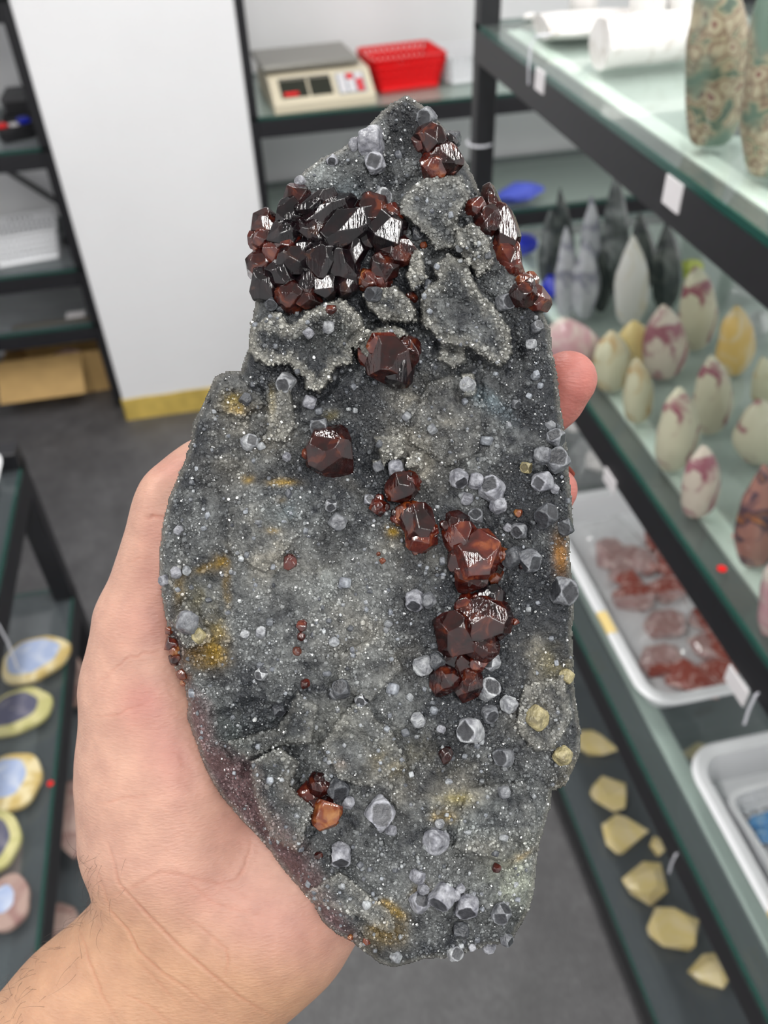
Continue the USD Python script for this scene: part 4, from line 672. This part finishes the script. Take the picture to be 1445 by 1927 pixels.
CL = [('large glossy black and dark red crystal cluster, upper left of the slab', [(500, 425, 32, D_), (490, 455, 26, Rd), (492, 500, 34, D_), (520, 470, 28, Rd), (548, 405, 36, B), (535, 440, 30, B), (500, 535, 34, B), (555, 490, 34, B, .45), (530, 515, 30, B), (545, 555, 34, D_), (580, 560, 26, D_), (590, 385, 34, B, .4, 1.5, .7, 25), (625, 400, 38, B, .45, 1.5, .8, 35), (600, 440, 38, B, .5, 1.5, .8, -20), (650, 430, 44, B, .5, 1.4, .8, 30), (610, 490, 38, B, .5), (645, 500, 36, B, .5, 1.0, 1.4, 30), (585, 525, 30, B, .45), (615, 540, 26, B, .4), (650, 540, 26, B), (670, 475, 30, B, .4, .7, 1.4, -25), (690, 450, 26, B), (575, 465, 26, B, .5), (700, 400, 34, D_), (725, 435, 42, B), (745, 470, 36, D_), (722, 500, 32, D_), (690, 528, 22, O), (715, 528, 24, Rd), (560, 375, 30, D_), (480, 540 - 90, 18, Rd), (735, 410, 26, Rd), (540, 455, 26, Rd)], 5, 17),
    ('dark red crystal cluster close to the tip of the slab', [(812, 262, 34, D_), (838, 300, 32, D_), (818, 312, 32, Rd), (795, 268, 22, Rd), (842, 268, 20, B)], 2, 10),
    ('upright red crystal spike on the right edge below the tip', [(924, 378, 26, D_, .2, .75, 1.5, 8), (945, 430, 42, D_, .3, .7, 1.5, 14), (955, 480, 36, Rd, .2, .75, 1.4, 14), (895, 392, 22, Rd), (918, 415, 30, D_), (962, 500, 24, Rd)], 1, 9),
    ('orange red crystals at the right edge under the spike', [(985, 555, 26, D_), (1008, 562, 30, Rd), (985, 530, 18, O), (1000, 530, 14, O)], 3, 10),
    ('dark red crystal with bright facets under a pale crust', [(738, 675, 46, D_, .5), (745, 690, 38, B, .6), (700, 668, 30, Rd), (765, 655, 28, D_), (720, 650, 28, Rd)], 3, 10),
    ('round single dark red crystal left of the middle', [(618, 850, 47, D_, .4)], 2, 10), ('small square dark red crystal above the pitted one', [(758, 916, 32, D_, .4), (772, 905, 22, Rd)], 2, 8), ('small round ruby red crystal left of the pitted one', [(713, 954, 18, Rd, .4)], 3, 7),
    ('pitted grape like dark red crystal mass in the middle', [(785, 985, 36, D_), (792, 1012, 30, Rd), (765, 965, 24, O)], 26, 9),
    ('broken reddish brown crystal cluster right of the middle', [(870, 1010, 40, Rd, .4), (898, 1045, 46, Rd, .4), (920, 1062, 32, D_), (870, 1050, 32, D_), (888, 1080, 34, D_), (945, 1045, 18, O), (860, 985, 26, D_), (935, 1080, 14, O)], 5, 11),
    ('big pair of dark glassy crystals right of centre below the broken cluster', [(858, 1190, 46, D_, .5), (918, 1165, 50, D_, .5), (925, 1130, 30, B), (905, 1215, 34, D_), (880, 1140, 24, Rd), (940, 1180, 24, B)], 4, 11),
    ('low dark red crystals below the big pair', [(838, 1278, 30, D_), (882, 1285, 34, D_), (868, 1244, 28, D_), (900, 1248, 20, Rd), (845, 1240, 18, B)], 3, 10),
    ('brownish red crystal beside a grey cube near the lower left', [(582, 1498, 28, Rd), (612, 1532, 30, O), (598, 1518, 36, D_), (600, 1480, 24, D_)], 3, 9)]
sd = 1
for lab, items, sat, srad in CL:
    g_ = group_part('red_crystal_cluster', SPEC, lab); rr = np.random.default_rng(sd)
    for it in items:
        a = list(it[4:]) + [None] * 6; crystal(it[0], it[1], it[2], it[3], g_, sd, a[0] if a[0] is not None else .3, a[1] or 1.0, a[2] or 1.0, a[3] or 0); sd += 1
    for k in range(sat if sat > 20 else sat):
        it = items[rr.integers(len(items))]; an = rr.uniform(0, 6.28); d = it[2] * rr.uniform(.55, .95)
        crystal(it[0] + d * math.cos(an), it[1] + d * math.sin(an), srad * rr.uniform(.7, 1.3), [it[3], D_, Rd][rr.integers(3)], g_, sd, rr.uniform(.3, 1.2)); sd += 1
for px, py, r, m, lab in [(546, 1058, 15, Rd, 1), (624, 582, 10, Rd, 0), (568, 1178, 12, Rd, 0), (566, 1198, 8, Rd, 0), (559, 1226, 8, O, 0), (574, 1287, 9, Rd, 0), (840, 1420, 15, D_, 0), (934, 1633, 9, Rd, 0), (975, 965, 8, O, 0), (968, 1170, 9, Rd, 0), (775, 560, 11, D_, 0), (797, 462, 7, O, 0), (720, 1055, 7, O, 0), (350, 1174, 11, Rd, 0), (985, 1062, 10, D_, 0), (600, 1610, 8, D_, 0), (712, 1042, 4, O, 0), (322, 1212, 14, Rd, 0), (330, 1240, 13, D_, 0), (342, 1268, 11, O, 0), (318, 1188, 9, O, 0), (330, 1225, 11, O, 0), (345, 1285, 7, O, 0), (690, 1772, 7, Rd, 0), (660, 1764, 6, O, 0)]:
    p_ = crystal(px, py, r, m, SPEC, sd, .45); sd += 1
# ------------------------------------------------------------------ the left hand and forearm that hold it (millimetres, lens frame: right, down, forward)
def J(px, py, d, r): return np.array([(px - CX) * d / FPX, (py - CY) * d / FPX, d, r], float)
hs_ = 1.0; xs, ys, zs_ = np.arange(-168, 88, hs_), np.arange(-62, 214, hs_), np.arange(226, 326, hs_)
GXm, GYm, GZm = [a.astype(np.float32) for a in np.meshgrid(xs, ys, zs_, indexing='ij')]
FLD = np.full(GXm.shape, 60., np.float32)
def cone(a, b, k):
    global FLD
    p0, p1, r0, r1 = a[:3], b[:3], a[3], b[3]; lo = np.minimum(p0 - r0, p1 - r1) - k - 3; hi = np.maximum(p0 + r0, p1 + r1) + k + 3
    s = tuple(slice(*np.clip(np.searchsorted(ax, (l, h)), 0, len(ax))) for ax, l, h in zip((xs, ys, zs_), lo, hi))
    X, Y, Z = GXm[s] - p0[0], GYm[s] - p0[1], GZm[s] - p0[2]; d = p1 - p0; L2 = d @ d
    t = np.clip((X * d[0] + Y * d[1] + Z * d[2]) / L2, 0, 1); r = r0 + (r1 - r0) * t
    q = np.sqrt((X - t * d[0]) ** 2 + (Y - t * d[1]) ** 2 + (Z - t * d[2]) ** 2) - r; f = FLD[s]
    h = np.clip(.5 + .5 * (f - q) / k, 0, 1); FLD[s] = f * (1 - h) + q * h - k * h * (1 - h)
def chain(js, k):
    for a, b in zip(js[:-1], js[1:]): cone(a, b, k)
# forearm (two bones), wrist, heel of the hand, ball of the thumb
chain([J(345, 1735, 280, 26), J(170, 1925, 276, 27.5), J(-60, 2180, 268, 31)], 6)
chain([J(440, 1800, 280, 25), J(290, 1975, 277, 26), J(60, 2240, 270, 29)], 10)
chain([J(395, 1690, 281, 27), J(335, 1560, 280, 29.5), J(322, 1430, 279, 28.5), J(290, 1285, 275, 21.5), J(280, 1170, 271, 15.2), J(308, 1060, 267, 12.0), J(330, 985, 264, 11.2), J(343, 942, 263, 11.0), J(395, 893, 264, 10.0), J(445, 850, 266, 8.5)], 9)
chain([J(420, 1780, 280, 25), J(515, 1705, 282, 26.5), J(600, 1590, 288, 24), J(720, 1440, 292, 20), J(850, 1310, 290, 13)], 12)
chain([J(420, 1620, 284, 24), J(520, 1400, 291, 19), J(590, 1100, 292, 13)], 12)
chain([J(450, 1640, 286, 22), J(600, 1350, 293, 17), J(700, 1080, 293, 13)], 12)
chain([J(500, 1660, 286, 22), J(680, 1380, 293, 17), J(790, 1160, 293, 12)], 12)
# fingers: index hidden behind the slab, middle and ring tips curl round its right edge, little finger behind
chain([J(590, 1100, 292, 12), J(700, 900, 292, 10.5), J(800, 780, 286, 9), J(880, 720, 278, 8)], 3)
chain([J(700, 1080, 293, 12), J(870, 925, 291, 10.4), J(985, 815, 278, 9.2), J(1040, 750, 268, 9.2), J(1068, 715, 263, 9.0)], 3)
chain([J(790, 1160, 293, 11.5), J(930, 1040, 288, 10), J(1010, 970, 275, 8.6), J(1042, 922, 265, 7.4)], 3)
chain([J(850, 1310, 290, 11), J(935, 1210, 286, 9), J(990, 1165, 277, 8), J(1022, 1120, 268, 7)], 3)
# the flesh lies flat against the slab's back and edge
gpx, gpy = GXm[:, :, 45] * FPX / 271 + CX, GYm[:, :, 45] * FPX / 271 + CY
de = map_coordinates(np.where(True, dedge, 0), [np.clip(gpy - GY0, 0, dedge.shape[0] - 1), np.clip(gpx - GX0, 0, dedge.shape[1] - 1)], order=1)
outx = np.hypot(np.maximum(GX0 - gpx, 0) + np.maximum(gpx - GX1, 0), np.maximum(GY0 - gpy, 0) + np.maximum(gpy - GY1, 0)); de = de - outx
front = 240 + np.where(de > 0, 10.5 + 14 * sstep(0, 230, de), 10.5 + 1.4 * de * 271 / FPX)        # nearest depth the skin may reach
C2 = (front[:, :, None] - GZm).astype(np.float32); kk = 3.0; h = np.clip(.5 - .5 * (FLD - C2) / kk, 0, 1); FLD = FLD * (1 - h) + C2 * h + kk * h * (1 - h)
FLD = gaussian_filter(FLD, .8)
def surface_net(F, ax):
    s = F < 0; c = np.zeros(tuple(np.array(F.shape) - 1), np.int8)
    for o in np.ndindex(2, 2, 2): c += s[o[0]:s.shape[0] - 1 + o[0], o[1]:s.shape[1] - 1 + o[1], o[2]:s.shape[2] - 1 + o[2]]
    act = (c > 0) & (c < 8); I = np.argwhere(act); num = np.zeros((len(I), 3)); den = np.zeros(len(I))
    cor = list(np.ndindex(2, 2, 2))
    for a in cor:
        for k in range(3):
            if a[k]: continue
            b = list(a); b[k] = 1; fa, fb = F[tuple((I + a).T)], F[tuple((I + b).T)]; m = (fa < 0) != (fb < 0)
            t = np.where(m, fa / np.where(m, fa - fb, 1), 0)[:, None]; num += np.where(m[:, None], np.array(a) + t * (np.array(b) - a), 0); den += m
    P = I + num / den[:, None]; V_ = np.stack([ax[k][0] + P[:, k] * (ax[k][1] - ax[k][0]) for k in range(3)], -1)
    idm = -np.ones(act.shape, int); idm[act] = np.arange(len(I)); Q_ = []
    for k in range(3):
        u, v_ = [(1, 2), (2, 0), (0, 1)][k]; sl = [slice(None)] * 3; sl[k] = slice(None, -1); sh = [slice(None)] * 3; sh[k] = slice(1, None)
        a, b = s[tuple(sl)], s[tuple(sh)]; E_ = np.argwhere(a != b); E_ = E_[(E_[:, u] > 0) & (E_[:, v_] > 0) & (E_[:, u] < act.shape[u]) & (E_[:, v_] < act.shape[v_])]
        du, dv = np.eye(3, dtype=int)[u], np.eye(3, dtype=int)[v_]
        q_ = np.stack([idm[tuple((E_ - du - dv).T)], idm[tuple((E_ - dv).T)], idm[tuple(E_.T)], idm[tuple((E_ - du).T)]], -1); fl = a[tuple(E_.T)]
        q_[~fl] = q_[~fl][:, ::-1]; Q_.append(q_)
    return V_, np.vstack(Q_)
hv, hq = surface_net(FLD, (xs, ys, zs_))
hf = np.vstack([hq[:, [0, 1, 2]], hq[:, [0, 2, 3]]]); hm = trimesh.Trimesh(hv, hf, process=False); trimesh.smoothing.filter_taubin(hm, iterations=12)
hpx = lambda v: np.stack([v[:, 0] * FPX / v[:, 2] + CX, v[:, 1] * FPX / v[:, 2] + CY], -1)
p2 = hpx(hm.vertices); keepf = (p2[hm.faces, 0].min(1) < 560) & (p2[hm.faces, 1].max(1) > 860) & (p2[hm.faces, 1].min(1) < 1990) & (p2[hm.faces, 0].max(1) > -60) & (hm.vertices[hm.faces, 2].min(1) < 290)
nv, nf = trimesh.remesh.subdivide(hm.vertices, hm.faces, face_index=np.nonzero(keepf)[0])[:2]
hm = trimesh.Trimesh(nv, nf, process=True); hm.fix_normals() if hm.volume < 0 else None
N_ = hm.vertex_normals.copy(); V_ = hm.vertices.copy(); p2 = hpx(V_)
CREASE = [(((201, 1585), (226, 1666), (278, 1722), (335, 1779), (395, 1831), (450, 1876), (510, 1912)), .55, 4.5), (((185, 1640), (210, 1715), (242, 1751), (262, 1791), (306, 1831), (351, 1860), (420, 1920)), .4, 4), (((149, 1747), (169, 1811), (190, 1868), (226, 1930)), .3, 4.5), (((330, 1715), (379, 1747), (427, 1787), (430, 1815), (423, 1837)), .3, 4), (((474, 1580), (464, 1626), (443, 1658), (400, 1668)), .25, 5),
    (((198, 1274), (220, 1252), (242, 1239), (268, 1230), (300, 1227)), .28, 3.5), (((176, 1350), (226, 1342), (280, 1320)), .2, 3.5), (((182, 1288), (200, 1272), (216, 1262)), .18, 3), (((272, 974), (292, 972), (318, 976)), .55, 5), (((180, 1515), (240, 1500), (300, 1496)), .15, 5), (((210, 1690), (300, 1640), (400, 1660), (470, 1690)), .2, 6), (((330, 1640), (400, 1700), (520, 1730)), .16, 6), (((235, 1870), (280, 1893), (330, 1935)), .22, 4),
    (((250, 1800), (300, 1850), (345, 1900)), .2, 4), (((240, 1060), (262, 1050), (290, 1050)), .15, 3.5), (((560, 1760), (600, 1790), (625, 1800)), .15, 4)]
red = np.zeros(len(V_)); disp = np.zeros(len(V_)); ff_ = N_[:, 2] < .15
for pl, amp, sg in CREASE:
    pl = np.array(pl, float); s = np.linspace(0, len(pl) - 1, 160); cur = np.stack([np.interp(s, np.arange(len(pl)), pl[:, k]) for k in range(2)], -1)
    cur += (meshkit.noise(np.stack([s * 2.3, s * 0 + amp * 90, s * 0], -1), 4)[:, None] - .5) * 6; fade = np.sin(np.linspace(.12, math.pi - .12, 160)) ** .7
    sg *= .62; amp *= .8; d, ix = cKDTree(cur).query(p2); e = fade[ix] * ff_; disp -= amp * np.exp(-(d / sg) ** 2) * e; disp += amp * .35 * np.exp(-((d - 2.4 * sg) / (1.6 * sg)) ** 2) * e; red = np.maximum(red, (amp / .55) ** .6 * np.exp(-(d / (sg * 1.1)) ** 2) * e)
q3 = V_ / 1000.0
disp += .16 * (meshkit.fbm(V_ / 5.5, 3, 3) - .5) + .5 * (meshkit.fbm(V_ / 24, 2, 5) - .5)
V_ = V_ + N_ * disp[:, None]
gs = lambda x, y, rx, ry, a=0: np.exp(-((((p2[:, 0] - x) * math.cos(a) + (p2[:, 1] - y) * math.sin(a)) / rx) ** 2 + ((-(p2[:, 0] - x) * math.sin(a) + (p2[:, 1] - y) * math.cos(a)) / ry) ** 2))[:, None]
sc = np.tile(L(190, 150, 132), (len(V_), 1)); pk = L(184, 126, 116)
arm = sstep(1600, 1780, p2[:, 1] - .35 * (p2[:, 0] - 200))[:, None]; sc = sc * (1 - arm) + L(178, 138, 110) * arm
mott = meshkit.fbm(V_ / 9, 3, 8)[:, None]
for x, y, rx, ry, s, a in [(275, 1325, 50, 50, .75, 0), (320, 1420, 50, 90, .6, -.4), (290, 1180, 60, 70, .55, 0), (300, 1000, 30, 40, .5, 0), (300, 1080, 40, 60, .4, 0), (450, 1560, 120, 90, .35, 0), (560, 1740, 120, 70, .45, 0), (420, 1680, 110, 50, .3, 0), (330, 880, 60, 30, .5, 0), (1080, 740, 80, 120, 1.0, 0), (1080, 930, 40, 80, 1.1, 0)]:
    w = np.clip(gs(x, y, rx, ry, a) * s * (.6 + .8 * mott), 0, 1); sc = sc * (1 - w) + pk * w
tip = np.clip(sstep(1000, 1040, p2[:, 0]) * sstep(1150, 1050, p2[:, 1]), 0, 1)[:, None]; sc = sc * (1 - .8 * tip) + L(176, 106, 98) * .8 * tip
w = np.clip(red, 0, 1)[:, None] * .34; sc = sc * (1 - w) + L(168, 92, 66) * w
sc *= .83 + .11 * meshkit.fbm(V_ / 3.2, 3, 6)[:, None]
to_local = lambda v: np.stack([v[:, 0], -v[:, 1], 240 - v[:, 2]], -1) / 1000
PER = thing('person', 'bare left hand and forearm of a person holding the rock slab', 'person', matrix=lens_frame(DR))
lv = to_local(V_); fcs = hm.faces
tm = trimesh.Trimesh(lv, fcs, process=False)
if tm.volume < 0: fcs = fcs[:, ::-1]
part('body', (lv, fcs), 'skin', PER, True, color=sc)
# nails on the far side of the finger tips and thumb
def nail(a, b, w, l):
    a, b = a[:3], b[:3]; d = (b - a) / np.linalg.norm(b - a); s = np.cross(d, [0, 0, 1.]); s /= np.linalg.norm(s); n = np.cross(s, d); n = n if n[2] > 0 else -n
    pts = [];
    for u in np.linspace(-1, 1, 9):
        for t_ in np.linspace(0, 1, 6): pts.append(b + s * u * w * (1 - .15 * t_ ** 3) + d * (t_ * l - l * .45) + n * (8.9 - 2.4 * u * u - 1.6 * t_ * t_))
    pts = np.array(pts); ii = np.arange(54).reshape(9, 6); f = np.concatenate([np.stack([ii[:-1, :-1], ii[1:, :-1], ii[1:, 1:]], -1).reshape(-1, 3), np.stack([ii[:-1, :-1], ii[1:, 1:], ii[:-1, 1:]], -1).reshape(-1, 3)])
    return trimesh.Trimesh(to_local(np.vstack([pts, pts + n * .5])), np.vstack([f, f[:, ::-1] + 54]), process=False)
for a, b, w, l in ((J(1040, 750, 268, 9), J(1068, 715, 263, 9), 5.5, 11), (J(1010, 970, 275, 8.6), J(1042, 922, 264, 7.4), 4.8, 9)): part('fingernail', nail(a, b, w, l), 'nail', PER, True)
# arm hairs
rh = np.random.default_rng(12); cand = np.nonzero((p2[:, 0] > -30) & (p2[:, 1] > 1590) & (p2[:, 1] < 1935) & (p2[:, 0] < 200 + (1780 - p2[:, 1]) * .4) & (N_[:, 2] < .45))[0]
wgt = np.exp(-((p2[cand, 0] + (p2[cand, 1] - 1640) * .62 - 175) / 45) ** 2) + .16; pick = rh.choice(cand, 170, False, wgt / wgt.sum())
pts, cnt, wid = [], [], []
for i in pick:
    n_ = N_[i]; d = np.array([-.35, .55, 0]) + rh.normal(size=3) * .45; d -= n_ * (d @ n_); d /= np.linalg.norm(d); ln = rh.uniform(3, 8.5); up = rh.uniform(.3, .9); cv = rh.normal() * .4; sd_ = np.cross(n_, d)
    for t_ in np.linspace(0, 1, 5): pts.append(V_[i] + n_ * (ln * up * (t_ - .55 * t_ * t_) - .1) + d * ln * t_ * .8 + sd_ * cv * ln * t_ * t_); wid.append(7.5e-5 * (1 - .7 * t_))
    cnt.append(5)
hc = UsdGeom.BasisCurves.Define(stage, PER + '/arm_hair'); hc.CreateTypeAttr('linear'); hc.CreateCurveVertexCountsAttr(cnt)
hc.CreatePointsAttr(Vt.Vec3fArray.FromNumpy(to_local(np.array(pts)).astype(np.float32))); hc.CreateWidthsAttr(Vt.FloatArray.FromNumpy(np.array(wid, np.float32))); hc.SetWidthsInterpolation('vertex')
from pxr import UsdShade
UsdShade.MaterialBindingAPI.Apply(hc.GetPrim()).Bind(MAT['hair_dark']); put(hc.GetPrim(), kind='stuff', label='short dark arm hair')
